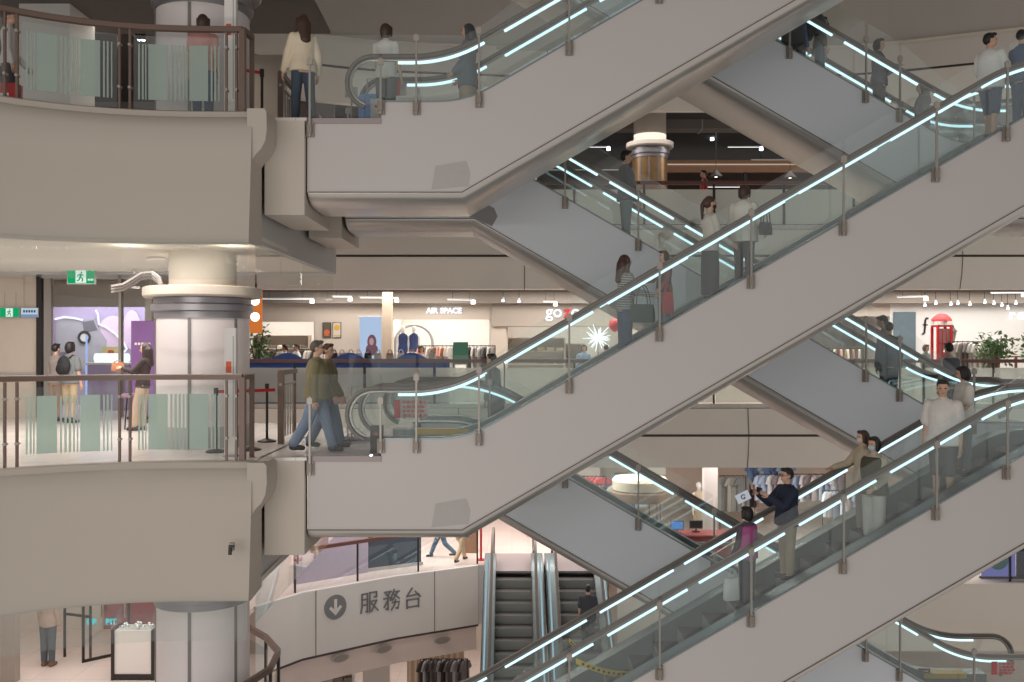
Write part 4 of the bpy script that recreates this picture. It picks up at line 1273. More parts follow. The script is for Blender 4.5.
plant((X_at(258, 29.5), 29.5, 0), 'leafy potted plant at the left end of the bright far shop', 170, .42, 1.2, .17, stem_h=1.05)
plant((X_at(996, 29.0), 29.0, 0), 'bushy green potted plant left of two by the right edge', 260, .62, 1.0, .2, stem_h=1.05)
plant((X_at(1036, 29.3), 29.3, 0), 'bushy green potted plant cut by the right edge', 220, .5, 1.0, .2, stem_h=1.15)

# mannequins in the white shop
def mannequin(px, Y, z, yaw, label, tp, bt, group=None, skirt='skirt', hgt=1.75):
    person(px if isinstance(px, float) else X_at(px, Y), Y, z, yaw, hgt, label, tp, sleeve='none', bot=skirt, botc=bt, hair='none', skin=mat('mannequin_white', (226, 224, 222), .4), near=False, group=group, mesh_name='mannequin', name_cat='mannequin', feat=False, hairm=mat('mannequin_white', (226, 224, 222), .4))
def stand(px, Y, h, label, m=None, w=.8):
    t = thing('plinth', label, 'plinth', (X_at(px, Y), Y, 0))
    MB().box(-w / 2, w / 2, -.35, .35, 0, h - .03).build('body', m or M_WHITE, t)
    MB().box(-w / 2 - .02, w / 2 + .02, -.37, .37, h - .03, h).build('top', m or M_WHITE, t)
    return t
stand(409, 33.2, .55, 'low white plinth under the two mannequins in navy', w=1.1)
mannequin(403, 33.2, .55, -80, 'headed white mannequin in a navy dress, left of two under the arch', (52, 66, 112), (52, 66, 112))
mannequin(414, 33.2, .55, -100, 'headed white mannequin in a navy dress, right of two under the arch', (58, 72, 118), (210, 210, 212))
t = thing('arch', 'grey arch framing the two mannequins in navy', 'arch', (X_at(414, 33.8), 33.8, 0))
MB().tube([(-.65, 0, 0)] + [(.65 * -math.cos(a), 0, 1.75 + .6 * math.sin(a)) for a in [PI * i / 14 for i in range(15)]] + [(.65, 0, 0)], .05, 8, up=(0, 1, 0)).build('tube', M_GREY, t, 60)
MB().box(-.69, .69, -.1, .1, 0, .04).build('foot', M_GREY, t)

def garment_mb(w, L, sl=.22, th=.06):
    p = [(-w * .16, 0), (-w * .5, -.06), (-w * .5 - sl * .5, -.06 - sl), (-w * .5 - sl * .5 + .09, -.10 - sl), (-w * .44, -.22), (-w * .46, -L), (w * .46, -L), (w * .44, -.22), (w * .5 + sl * .5 - .09, -.10 - sl), (w * .5 + sl * .5, -.06 - sl), (w * .5, -.06), (w * .16, 0), (0, -.05)]
    return MB().prism(p, -th / 2, th / 2)
def rack(x, y, z, w, h, n, cols, label, glabel, group, rot=0, yaw=70, size=(.42, .78)):
    t = thing('clothes_rack', label, 'clothes rack', (x, y, z), rot)
    MB().tube([(-w / 2, 0, h), (w / 2, 0, h)], .016, 8).build('rail', M_DARK, t, 60)
    for sd in (-1, 1):
        MB().cyl((sd * w / 2, 0, .03), (sd * w / 2, 0, h + .02), .016, n=8).build('upright', M_DARK, t, 60)
        MB().box(sd * w / 2 - .02, sd * w / 2 + .02, -.25, .25, 0, .03).build('foot', M_DARK, t)
    R = Matrix.Rotation(rot, 3, 'Z')
    me = {}
    for i in range(n):
        c = cols[i % len(cols)]
        p = R @ Vector((-w / 2 + w * (i + .6) / (n + .2), 0, h - .035))
        if c not in me:
            me[c] = garment_mb(size[0], size[1] * random.uniform(.85, 1.1)).mesh('garment', cloth(c))
        g = bpy.data.objects.new('garment', me[c]); COL.objects.link(g)
        g.location = Vector((x, y, z)) + p
        g.rotation_euler = (0, 0, rot + math.radians(yaw + random.uniform(-14, 14)))
        tag(g, glabel, 'clothes', group)
        hm = HANGER.copy() if False else None
        hk = bpy.data.objects.new('hanger', HANG); COL.objects.link(hk); hk.parent = g
HANG = MB().tube([(0, 0, -.02), (0, 0, .03), (.02, 0, .05), (0, 0, .065), (-.02, 0, .05)], .006, 5, up=(0, 1, 0)).mesh('hanger', M_DARK, 60)
rack(X_at(436, 30.6), 30.6, 0, 1.1, 1.62, 8, [(206, 150, 130), (186, 168, 152), (210, 204, 196), (150, 128, 116), (196, 140, 122)], 'clothes rack with pinkish garments left of the green board', 'garment in pink and beige tones on the rack left of the green board', 'pinkish garments before the white wall')
rack(X_at(481, 30.8), 30.8, 0, .9, 1.62, 7, [(90, 88, 88), (196, 190, 184), (128, 120, 116), (216, 212, 208)], 'clothes rack with grey garments right of the green board', 'grey or white garment on the rack right of the green board', 'grey garments before the white wall')
t = thing('notice_board', 'green board on legs in front of the bright clothes shop', 'board', (X_at(461, 29.6), 29.6, 0))
MB().box(-.24, .22, -.02, .02, 1.05, 1.74).build('board', mat('sea_green_board', (78, 140, 116), .5), t)
for sd in (-.2, .18): MB().box(sd - .015, sd + .015, -.015, .015, 0, 1.1).build('leg', M_POST, t); MB().box(sd - .02, sd + .02, -.2, .2, 0, .03).build('foot', M_POST, t)
t = thing('display_table', 'pale table with a bend arm lamp among the garments of the bright shop', 'table', (X_at(462, 33.8), 33.8, 0))
MB().box(-.9, .9, -.35, .35, .95, 1.0).build('table_top', M_WHITE, t)
for sx in (-.8, .8): MB().box(sx - .03, sx + .03, -.3, .3, 0, .95).build('leg', M_WHITE, t)
# gozo shop: shelving, round red lantern, shining star display
def shelf_unit(x, y, z, w, h, nsh, label, m=None):
    t = thing('shelf_unit', label, 'shelf', (x, y, z))
    for sd in (-1, 1): MB().box(sd * w / 2 - .02, sd * w / 2 + .02, -.2, .2, 0, h).build('side_panel', m or M_WALLB, t)
    for i in range(nsh + 1):
        zz = .05 + (h - .08) * i / nsh
        MB().box(-w / 2 + .02, w / 2 - .02, -.2, .2, zz, zz + .03).build('shelf', m or M_WALLB, t)
    MB().box(-w / 2 + .02, w / 2 - .02, .18, .2, .05, h).build('back_panel', m or M_WALLB, t)
    return [Vector((x, y, z + .08 + (h - .08) * i / nsh)) for i in range(nsh)], w
def goods_on(shs, w, per, palette, label, group, name='folded_garment', cat='clothes', sz=(.26, .28, .12)):
    for lv, p in enumerate(shs):
        for i in range(per):
            c = random.choice(palette)
            key = ('goods', name, c)
            if key not in USED:
                b = MB(); a = sz
                # folded stack with rounded front edge
                sec = fillet([(-a[1] / 2, 0), (-a[1] / 2, a[2]), (a[1] / 2, a[2]), (a[1] / 2, 0)], .04, 3)
                b.prism(sec, -a[0] / 2, a[0] / 2, 'yz')
                USED[key] = b.mesh(name, cloth(c), 50)
            o = bpy.data.objects.new(name, USED[key]); COL.objects.link(o)
            o.location = p + Vector((-w / 2 + w * (i + .5) / per, -.02, .004))
            tag(o, label, cat, group)
sh, w_ = shelf_unit(X_at(536, 33.6), 33.6, 0, 2.0, 1.9, 4, 'cream shelf unit with goods in the shop under the red lettered sign')
goods_on(sh[1:], w_, 6, [(212, 202, 180), (150, 142, 116), (126, 118, 106), (196, 176, 140)], 'folded goods in cream and olive on the shelf under the red lettered sign', 'folded goods in the shop with the red letter')
sh, w_ = shelf_unit(X_at(567, 34.4), 34.4, 0, 1.2, 1.7, 3, 'second cream shelf unit further right in the shop under the red lettered sign')
goods_on(sh[1:], w_, 4, [(120, 112, 100), (200, 188, 166), (92, 88, 86)], 'folded goods in brown and dark tones on the right shelf under the red lettered sign', 'folded goods on the right shelf of the red lettered shop')
t = thing('balloon', 'round red balloon above the shining white display', 'balloon', tuple(at(615, 325, 30.2)))
MB().ell((0, 0, 0), (.19, .19, .21), 20, 14).build('skin', M_RED, t, 60)
MB().cyl((0, 0, -.22), (0, 0, -.2), .025, .01, n=8).build('knot', M_RED, t)
MB().cyl((0, 0, -2.28), (0, 0, -.21), .004, n=5).build('string', M_WHITE, t)
t = thing('star_light', 'shining white burst of lit rods in the far shop window', 'light', tuple(at(598, 338, 30.8)))
m = MB()
for i in range(34):
    ph = math.acos(1 - 2 * (i + .5) / 34); a = i * 2.39996
    d = Vector((math.sin(ph) * math.cos(a), math.sin(ph) * math.sin(a), math.cos(ph)))
    m.cyl(d * .08, d * random.uniform(.3, .52), .02, .008, n=6)
m.build('rods', glow('star_glow', (240, 244, 250), 2.2), t)
MB().ell((0, 0, 0), (.1, .1, .1), 12, 8).build('hub', E_COOL, t, 60)
MB().cyl((0, 0, -1.9), (0, 0, -.05), .02, n=6).build('stand', M_POST, t); MB().cyl((0, 0, -1.92 - .0), (0, 0, -1.87), .2, n=16).build('foot', M_POST, t)
# right: white wall shop, blue grey panel, phone booth, lamp post, racks
t = thing('wall_panel', 'blue grey wall panel behind the pair on the far escalator', 'panel', (xa(904), YW - .05, 0))
MB().box(-.36, .36, -.03, .04, .06, Z_at(312, YW)).build('board', mat('blue_grey_board', (92, 112, 122), .55), t)
MB().box(-.38, .38, -.04, .05, 0, .06).build('plinth', M_DARK, t)
t = thing('phone_booth', 'red phone booth with a rounded top and white band by the white wall', 'phone booth', (X_at(941.5, 30.6), 30.6, 0))
hb = Z_at(327, 30.6); ht = Z_at(317, 30.6)
MB().box(-.24, .24, -.24, .24, 0, .12).build('base', M_RED, t)
m = MB()
for sx in (-.21, .21):
    for sy in (-.21, .21): m.box(sx - .035, sx + .035, sy - .035, sy + .035, .12, hb)
m.box(-.24, .24, -.24, .24, hb, hb + .06); m.build('frame', M_RED, t)
MB().box(-.25, .25, -.25, .25, hb + .06, hb + .18).build('sign_band', M_WHITE, t)
MB().lathe([(.34, 0), (.33, .06), (.27, .14), (.16, .22), (.0, .26)], (0, 0, hb + .18), 4).build('roof', M_RED, t, None or 0)
m = MB(); m.box(-.18, .18, -.2, -.19, .3, hb - .05); m.build('window', mat('booth_pane', (150, 112, 112), .3), t)
m = MB()
for i in range(1, 4): m.box(-.18, .18, -.215, -.195, .3 + (hb - .35) * i / 4 - .012, .3 + (hb - .35) * i / 4 + .012)
for i in range(1, 3): m.box(-.18 + .36 * i / 3 - .01, -.18 + .36 * i / 3 + .01, -.215, -.195, .3, hb - .05)
m.build('glazing_bars', M_RED, t)
MB().box(-.1, .1, -.12, -.02, .85, 1.35).build('telephone', M_BLACK, t)
t = thing('lamp_post', 'small black street lamp right of the red phone booth', 'lamp', (X_at(953, 30.8), 30.8, 0))
MB().lathe([(.12, 0), (.12, .08), (.04, .16), (.03, 1.7), (.05, 1.74)], (0, 0, 0), 12).build('post', M_DARK, t, 40)
MB().lathe([(.05, 1.74), (.12, 2.08), (.10, 2.08), (.04, 1.76)], (0, 0, 0), 6).build('lantern', mat('lantern_pane', (150, 146, 140), .3), t)
MB().lathe([(.15, 2.08), (.05, 2.2), (.02, 2.28), (.0, 2.3)], (0, 0, 0), 6).build('cap', M_DARK, t)
rack(X_at(973, 30.2), 30.2, 0, 1.5, 1.75, 9, [(226, 222, 218), (214, 208, 202), (150, 142, 138), (108, 100, 98), (196, 192, 190)], 'clothes rack with white tops right of the red phone booth', 'pale or grey top on the rack right of the red phone booth', 'tops on the rack beside the phone booth', yaw=35, size=(.5, .9))
rack(X_at(838, 30.6), 30.6, 0, 1.6, 1.55, 8, [(206, 150, 120), (222, 206, 186), (170, 120, 100), (196, 178, 160)], 'clothes rack with warm coloured garments left of the pair on the far escalator', 'warm coloured garment on the rack left of the pair on the far escalator', 'warm garments behind the far escalator')
t = thing('display_table', 'low dark grey table behind the glass left of the far escalator pair', 'table', (X_at(848, 28.6), 28.6, 0))
MB().box(-.7, .7, -.3, .3, .72, .78).build('table_top', mat('table_grey', (120, 114, 116), .5), t)
for sx in (-.62, .62): MB().box(sx - .03, sx + .03, -.25, .25, 0, .72).build('leg', M_GREY, t)
t = thing('display_table', 'wooden stepped display with small goods under the plants at right', 'table', (X_at(1012, 30.6), 30.6, 0))
for i, (a, b) in enumerate(((.6, .5), (.45, .9), (.3, 1.3))):
    MB().box(-a, a, -.35 + .2 * i, .35, b - .05, b).build('shelf', mat('display_wood', (140, 100, 72), .6, var=.15), t)
for sx in (-.28, .28): MB().box(sx - .03, sx + .03, .26, .33, 0, 1.25).build('upright', mat('display_wood', (140, 100, 72), .6), t)
for sx in (-.5, .5): MB().box(sx - .03, sx + .03, -.3, .3, 0, .45).build('leg', mat('display_wood', (140, 100, 72), .6), t)
# left bright shop: shelves with small goods, low wall
sh, w_ = shelf_unit(X_at(282, 34.5), 34.5, 0, 2.0, 2.0, 4, 'cream shelf unit in the glowing left shop')
goods_on(sh[2:], w_, 7, [(180, 168, 150), (120, 110, 100), (214, 208, 196), (96, 110, 96)], 'small folded goods on the cream shelf in the glowing left shop', 'folded goods in the glowing left shop')
rack(X_at(272, 30.2), 30.2, 0, 1.0, 1.5, 7, [(90, 84, 80), (170, 156, 140), (206, 200, 192), (128, 110, 96)], 'clothes rack beside the plant in the glowing left shop', 'muted garment on the rack beside the plant in the glowing left shop', 'garments in the glowing left shop')
rack(X_at(309, 30.6), 30.6, 0, .9, 1.5, 6, [(196, 184, 170), (60, 60, 64), (222, 216, 208)], 'clothes rack left of the two olive jacketed men in the glowing left shop', 'light or dark garment on the rack just left of the olive jacketed men', 'garments left of the men')

# ------------------------------------------------------------------ ceiling lights on the far galleries
def track_light(x, y, z, L, rot, label, m=None):
    t = thing('track_light', label, 'light', (x, y, z), rot)
    MB().box(-L / 2, L / 2, -.03, .03, .0, .04).build('housing', M_GREY, t)
    MB().box(-L / 2 + .02, L / 2 - .02, -.025, .025, -.012, 0).build('tube', glow('tube_glow', (246, 246, 244), 1.6) if 'tube_glow' not in MATS else MATS['tube_glow'], t)
    MB().cyl((L / 2 - .05, 0, -.0), (L / 2 - .05, 0, -.12), .06, .07, n=12).build('spot_head', m or E_WARM, t)
    for sx in (-L * .3, L * .3): MB().cyl((sx, 0, .04), (sx, 0, max(.2, 3.48 - (z % H))), .008, n=5).build('hanger_rod', M_DARK, t)
for q, yy, L, ro, lab in ((286, 299, 1.7, .25, 'slim lit track light over the glowing left shop'), (342, 297, .6, .2, 'short lit track light over the two posters'), (379, 298, 1.2, .2, 'lit track light left of the white lettered shop'), (461, 300, .9, .35, 'lit track light over the white letters'), (550, 302, .5, .5, 'short lit track light over the red lettered sign'), (1008, 293, 1.0, -.2, 'lit track light above the plants at the right edge'), (912, 297, .9, -.35, 'lit track light over the blue grey panel')):
    p = at(q, yy, 30.0)
    track_light(p.x, p.y, p.z, L, ro, lab)
sp_src = None
for i, (q, yy) in enumerate(((936, 302), (951, 303), (958, 302), (970, 303), (985, 301), (994, 302), (1002, 304), (1008, 307), (1016, 302), (925, 304), (503, 299), (519, 300))):
    p = at(q, yy, 31.2)
    if sp_src is None:
        sp_src = thing('spotlight', 'small ceiling spotlight in the cluster over the red phone booth', 'light', p, 0, 'spotlights along the far shop ceilings')
        MB().cyl((0, 0, -.04), (0, .03, .05), .05, .04, n=12).build('head', M_GREY, sp_src)
        MB().cyl((0, -.01, -.05), (0, 0, -.04), .045, n=12).build('lens', E_COOL, sp_src)
        MB().cyl((0, .03, .09), (0, .03, .5), .01, n=6).build('rod', M_DARK, sp_src)
        sptree = src_tree(sp_src)
    else:
        dup(sp_src, p, tree=sptree, label='small ceiling spotlight in the cluster over the red phone booth' if q > 600 else 'small ceiling spotlight right of the white letters')

# ------------------------------------------------------------------ far upper gallery: dark open ceiling shop
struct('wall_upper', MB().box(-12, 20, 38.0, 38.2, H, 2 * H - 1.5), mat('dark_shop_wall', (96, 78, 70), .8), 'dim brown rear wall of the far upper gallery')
struct('wall_upper', MB().box(-9.2, .8, 31.0, 31.2, H, 2 * H - 1.5), M_WALLB, 'plain beige wall of the upper gallery left of the bronze column')
tt = thing('sign_band', 'long wooden shop band glowing softly across the dark upper shop', 'sign band', (0, 0, 0))
MB().box(X_at(660, 34), X_at(830, 34), 34.0, 34.2, Z_at(172, 34), Z_at(160, 34)).build('board', mat('band_wood', (172, 132, 104), .6), tt)
MB().box(X_at(660, 34), X_at(830, 34), 33.95, 34.0, Z_at(165, 34), Z_at(164, 34)).build('light_line', glow('dim_line', (222, 206, 186), .6), tt)
for sx in (665, 745, 825): MB().box(X_at(sx, 34.1) - .05, X_at(sx, 34.1) + .05, 34.05, 34.15, H, Z_at(172, 34)).build('post', M_DARK, tt)
tt = thing('ceiling_duct', 'grey service duct under the dark upper ceiling', 'duct', (0, 0, 0))
MB().box(X_at(560, 33), X_at(800, 33), 32.6, 33.3, Z_at(131, 33), Z_at(121, 33)).build('body', mat('duct_grey', (128, 122, 116), .6), tt)
for q in (600, 700, 780): MB().box(X_at(q, 33) - .02, X_at(q, 33) + .02, 32.58, 33.32, Z_at(132, 33), Z_at(120, 33)).build('flange', M_GREY, tt)
for q, yy, L, lab in ((745, 147, 1.3, 'lit ceiling strip over the dark upper shop, right of the bronze column'), (775, 160, 1.8, 'lower lit ceiling strip at the right of the dark upper shop'), (595, 147, 1.1, 'lit ceiling strip left of the bronze column'), (700, 137, 1.0, 'topmost short lit strip in the dark upper shop'), (725, 187, 1.4, 'lit strip low over the red topped person upstairs')):
    p = at(q, yy, 35.5)
    track_light(p.x, p.y, p.z, L, 0, lab, E_COOL)
def pendant(q, yy, Y, label):
    p = at(q, yy, Y)
    t = thing('pendant_lamp', label, 'lamp', p)
    MB().lathe([(.22, 0), (.21, .03), (.10, .16), (.04, .22), (.035, .23), (.08, .15), (.19, .02)], (0, 0, 0), 20).build('shade', M_DARK, t, 40)
    MB().ell((0, 0, .04), (.09, .09, .05), 12, 8).build('bulb', E_WARM, t, 60)
    MB().cyl((0, 0, .22), (0, 0, 1.5), .008, n=5).build('cord', M_BLACK, t)
pendant(716, 177, 30.5, 'dark pendant lamp right of the red topped person upstairs')
pendant(790, 178, 30.5, 'dark pendant lamp above the white shirted person on the escalator')
sh, w_ = shelf_unit(X_at(576, 34.0), 34.0, H, 2.4, 1.9, 4, 'shelf unit with dark goods behind the far upper escalator')
goods_on(sh, w_, 7, [(90, 84, 82), (150, 140, 132), (66, 62, 66), (176, 160, 150)], 'folded dark goods on the shelf left of the bronze column', 'folded goods of the upper far shop')
rack(X_at(800, 33.5), 33.5, H, 2.0, 1.6, 10, [(80, 76, 80), (150, 60, 60), (110, 100, 100)], 'clothes rack in the dim upper shop at right', 'dark or red garment on the rack in the dim upper shop', 'garments of the dim upper shop')

# ------------------------------------------------------------------ corner shops behind the left balcony
# middle: beige wall with exit signs, glazed front, purple picture wall
xq = lambda p: X_at(p, 22.0)
struct('wall_left', MB().box(-14, xq(38), 22.0, 22.15, 0, 3.3), M_WALLB, 'beige wall left of the glass shop front on the middle balcony')
struct('trim_10', MB().box(-14, xq(38), 21.96, 22.0, 1.0, 1.04), M_GREY, 'thin rail line along the beige wall on the middle balcony')
t = thing('storefront', 'glass shop front in dark frames left of the middle column', 'shop front', (0, 22.0, 0)); t['kind'] = 'thing'
for q in (40.5, 121):
    MB().box(xq(q) - (.06 if q < 100 else .03), xq(q) + (.06 if q < 100 else .03), -.08, .08, 0, 3.3).build('mullion', M_DARK if q < 100 else M_POST, t)
MB().box(xq(45), xq(52), -.06, .06, 0, 3.2).build('door_jamb', M_POST, t)
MB().box(xq(38), xq(150), -.08, .08, 3.18, 3.3).build('head_frame', M_STEEL2, t)
MB().box(xq(54), xq(118), -.006, .006, .05, 3.15).build('glass_pane', G_CLEAR, t)
MB().box(xq(123), xq(150), -.006, .006, .05, 3.15).build('glass_pane', G_CLEAR, t)
LIL = mat('lilac_wall', (176, 162, 196), .7, var=.03)
struct('wall_corner', MB().box(-15, -8.3, 26.4, 26.55, 0, 3.3), LIL, 'lilac rear wall of the corner shop')
struct('wall_side', MB().box(-8.45, -8.3, 22.1, 26.4, 0, 3.3), M_WALLG, 'grey side wall of the corner shop behind the column')
struct('wall_side', MB().box(-14, -8.3, 24.3, 24.45, 2.62, 3.3), M_WALLG, 'grey header inside the corner shop')
t = thing('wall_art', 'large grey car mural with a round wheel and white light lines on the lilac wall', 'mural', (0, 26.38, 0))
xp = lambda p: X_at(p, 26.3); zp = lambda p: Z_at(p, 26.3)
GM = mat('mural_grey', (168, 166, 174), .6, var=.12, scale=3)
body = [(xp(56), zp(322)), (xp(66), zp(318)), (xp(80), zp(320)), (xp(94), zp(318)), (xp(99), zp(330)), (xp(106), zp(340)), (xp(104), zp(358)), (xp(98), zp(378)), (xp(84), zp(372)), (xp(70), zp(352)), (xp(58), zp(352)), (xp(55), zp(336))]
MB().prism(body, -.05, 0).build('car_body', GM, t)
MB().prism([(xp(82), zp(322)), (xp(93), zp(320)), (xp(97), zp(330)), (xp(84), zp(333))], -.06, -.05).build('car_window', mat('mural_dark', (110, 108, 118), .4), t)
m = MB(); c = (xp(84), -.07, zp(337.5)); R_ = .15
m.tube([(c[0] + R_ * math.cos(a), c[1], c[2] + R_ * math.sin(a)) for a in [2 * PI * i / 24 for i in range(25)]], .035, 6, up=(0, 1, 0)); m.build('wheel_ring', M_BLACK, t, 60)
MB().cyl((c[0], -.07, c[2]), (c[0], -.05, c[2]), .11, n=20).build('wheel_face', M_WHITE, t)
NEON = glow('neon_white', (246, 246, 255), 1.3)
for pts in ([(55, 319), (64, 317), (74, 318), (83, 320)], [(96, 310), (98, 314), (99, 324), (106, 327), (116, 334), (124, 343), (127, 349), (124, 352)]):
    MB().tube([(xp(a), -.09, zp(b)) for a, b in pts], .03, 6, up=(0, 1, 0)).build('light_line', NEON, t, 60)
m = MB(); m.ell((xp(112), -.02, zp(334)), (.42, .02, .5), 20, 12); m.ell((xp(131), -.02, zp(330)), (.25, .02, .55), 20, 12)
m.build('pale_swirl', mat('mural_pink', (212, 190, 214), .6), t, 60)
t = thing('counter', 'lilac counter with a bright lamp top behind the glass shop front', 'counter', (X_at(111, 24.8), 24.8, 0))
MB().box(-.5, .5, -.3, .3, 0, 1.15).build('body', LIL, t)
MB().box(-.55, .55, -.33, .33, 1.15, 1.2).build('top', M_WHITE, t)
MB().cyl((-.4, 0, 1.32), (.45, 0, 1.32), .12, n=16).build('lamp', glow('counter_glow', (240, 248, 255), 1.3), t)
MB().box(-.52, -.48, -.32, -.28, 0, 1.9).build('light_edge', glow('edge_blue', (170, 196, 255), .9), t)
t = thing('picture', 'small yellow green picture with a red fruit above the lilac counter', 'picture', (X_at(110, 25.4), 25.4, Z_at(352, 25.4)))
MB().box(-.2, .2, -.015, .015, -.14, .14).build('board', mat('lime_board', (196, 192, 120), .6), t)
MB().ell((.03, -.018, 0), (.09, .01, .06), 14, 8).build('print', M_RED, t, 60)
MB().box(-.02, .02, .015, .04, -1.4, -.1).build('stand', M_POST, t)
t = thing('stool', 'mauve stool by the person leaning beside the column', 'stool', (X_at(133, 19.0), 19.0, 0))
MB().lathe([(.0, .62), (.2, .62), (.22, .65), (.2, .7), (0, .71)], (0, 0, 0), 20).build('seat', mat('mauve_seat', (130, 104, 122), .6), t, 40)
for a in (.8, 2.4, 4.0, 5.5): MB().cyl((.17 * math.cos(a), .17 * math.sin(a), 0), (.12 * math.cos(a), .12 * math.sin(a), .63), .014, n=8).build('leg', M_DARK, t)
t = thing('banner', 'purple banner with white words behind the person leaning beside the column', 'banner', (X_at(143, 21.5), 21.5, 0))
MB().box(-.26, .26, -.015, .015, .1, 2.2).build('cloth', mat('purple_banner', (122, 86, 140), .7), t)
MB().box(-.3, .3, -.15, .15, 0, .06).build('foot', M_DARK, t)
m = MB()
for i in range(5): m.box(-.18 + i * .075, -.13 + i * .075, -.022, -.015, 1.66, 1.71)
m.build('words', M_WHITE, t)
# exit signs
EG = glow('exit_green', (26, 176, 112), .8); EWm = glow('exit_white', (236, 250, 242), .9)
def exit_sign(loc, w, h, label, run=0.0, text=True):
    t = thing('exit_sign', label, 'sign', loc)
    MB().box(-w / 2 - .012, w / 2 + .012, 0, .07, -h / 2 - .012, h / 2 + .012).build('case', M_GREY, t)
    MB().box(-w / 2, w / 2, -.006, 0, -h / 2, h / 2).build('face', EG, t)
    x = run
    MB().box(x - h * .38, x + h * .38, -.009, -.006, -h * .46, h * .46).build('door_field', EWm, t)
    m = MB(); k = h * .46; Y0, Y1 = -.013, -.009
    m.ell((x + .12 * k, -.011, .62 * k), (.15 * k, .003, .15 * k), 10, 6)
    for a, b, th in (((.06, .42), (-.10, -.12), .15), ((.04, .36), (.42, .12), .08), ((.02, .38), (-.42, .22), .08), ((-.42, .22), (-.5, -.02), .08), ((-.08, -.1), (.30, -.35), .10), ((.30, -.35), (.22, -.8), .10), ((-.1, -.1), (-.28, -.55), .10), ((-.28, -.55), (-.62, -.66), .09)):
        a = Vector((x + a[0] * k, a[1] * k)); b = Vector((x + b[0] * k, b[1] * k)); d = (b - a).normalized(); n = Vector((-d.y, d.x)) * th * k
        m.prism([tuple(a + n), tuple(b + n), tuple(b - n), tuple(a - n)], Y0, Y1)
    m.build('running_figure', EG, t)
    if text:
        m = MB()
        for i in range(4): m.box(w * .26 + i * w * .055, w * .26 + i * w * .055 + w * .038, -.009, -.006, -h * .30, -h * .16)
        m.build('words', EWm, t)
    for sx in (-w * .3, w * .3): MB().cyl((sx, .035, h / 2), (sx, .035, h / 2 + .35), .008, n=5).build('hanger_rod', M_POST, t)
    return t
exit_sign(tuple(at(81, 276.5, 20.0)), .56, .29, 'larger green exit sign with a running figure hanging before the glass shop front')
exit_sign(tuple(at(9.5, 312.5, 21.9)), .43, .21, 'smaller green exit sign with a running figure at the left edge', text=False)
t = thing('direction_sign', 'pale blue direction sign right of the smaller exit sign', 'sign', tuple(at(29.5, 312.5, 21.9)))
MB().box(-.2, .2, 0, .06, -.11, .11).build('case', M_GREY, t)
MB().box(-.19, .19, -.006, 0, -.1, .1).build('face', glow('sign_pale_blue', (200, 220, 236), .8), t)
m = MB()
for i in range(5): m.box(-.14 + i * .06, -.10 + i * .06, -.009, -.006, .0, .055)
m.build('words', mat('sign_navy', (50, 66, 96), .5), t)
MB().box(-.19, .19, -.009, -.006, -.1, -.045).build('blue_bar', glow('sign_blue', (120, 160, 206), .8), t)
for sx in (-.14, .14): MB().cyl((sx, .03, .11), (sx, .03, .9), .008, n=5).build('hanger_rod', M_POST, t)
t = thing('ribbon_sculpture', 'grey wavy ribbon hanging from the ceiling left of the column', 'decoration', (0, 0, 0))
for k in range(3):
    pts = [at(a, b + 3 * k, 19.2 + .12 * k) for a, b in ((112, 286), (124, 284), (134, 278), (142, 273), (152, 272), (159, 277), (161, 284))]
    MB().sweep(pts, [(-.02, -.05), (.02, -.05), (.02, .05), (-.02, .05)], up=(0, 1, .01)).build('ribbon', mat('ribbon_grey', (128, 122, 118), .5), t)
for q in (134, 152): 
    p = at(q, 274, 19.3); MB().cyl((p.x, p.y, p.z), (p.x, p.y, 3.22), .006, n=5).build('wire', M_POST, t)
# downlights
dl = None
for (q, yy, Y, lab) in ((156, 258, 18.6, 'round ceiling downlight left above the middle column'), (19, 281, 20.0, 'round ceiling downlight over the beige wall'), (70, 287, 24.0, 'bright round downlight inside the corner shop'), (50, 285, 23.4, 'round downlight at the frame of the corner shop'), (96, 288, 23.8, 'round downlight right in the corner shop'), (291, 285, 23.5, 'round downlight under the corner ceiling right of the column')):
    p = at(q, yy, Y)
    z_ = 3.20 if Y < 20.2 else 3.30
    Yc = (z_ - EYE) * F / (HOR - yy)
    p = at(q, yy, Yc)
    t = thing('downlight', lab, 'light', (p.x, p.y, z_ - .001))
    MB().lathe([(.14, -.03), (.16, -.03), (.16, 0), (.14, 0)], (0, 0, 0), 20).build('ring', M_WHITE, t)
    MB().cyl((0, 0, -.02), (0, 0, -.005), .135, n=20).build('lens', E_WARM, t)

# upper-left: pillar, dim shop with lights
struct('wall_pillar', MB().box(X_at(19, 18.5), X_at(70, 18.5), 18.5, 19.6, H, 2 * H - 1.8), M_WHITE, 'broad white pillar behind the upper balcony at left')
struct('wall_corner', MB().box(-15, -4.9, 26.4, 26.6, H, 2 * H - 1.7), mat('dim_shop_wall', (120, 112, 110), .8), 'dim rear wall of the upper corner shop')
struct('wall_corner', MB().box(X_at(228, 22), -5.2, 22.0, 22.2, H, 2 * H - 1.75), M_WALLG, 'greige wall right of the upper column')
sh, w_ = shelf_unit(X_at(92, 23), 23.0, H, 1.5, 1.9, 4, 'dark shelf unit of the upper corner shop', M_DARK)
goods_on(sh, w_, 5, [(60, 60, 66), (120, 116, 112), (176, 164, 150), (84, 88, 96)], 'folded garment on the dark shelf of the upper corner shop', 'folded garments of the upper corner shop')
rack(X_at(126, 22.4), 22.4, H, 1.6, 1.55, 10, [(48, 50, 60), (66, 70, 84), (90, 92, 100), (56, 50, 50)], 'clothes rack with navy garments in the upper corner shop', 'navy or grey garment on the rack of the upper corner shop', 'navy garments of the upper corner shop')
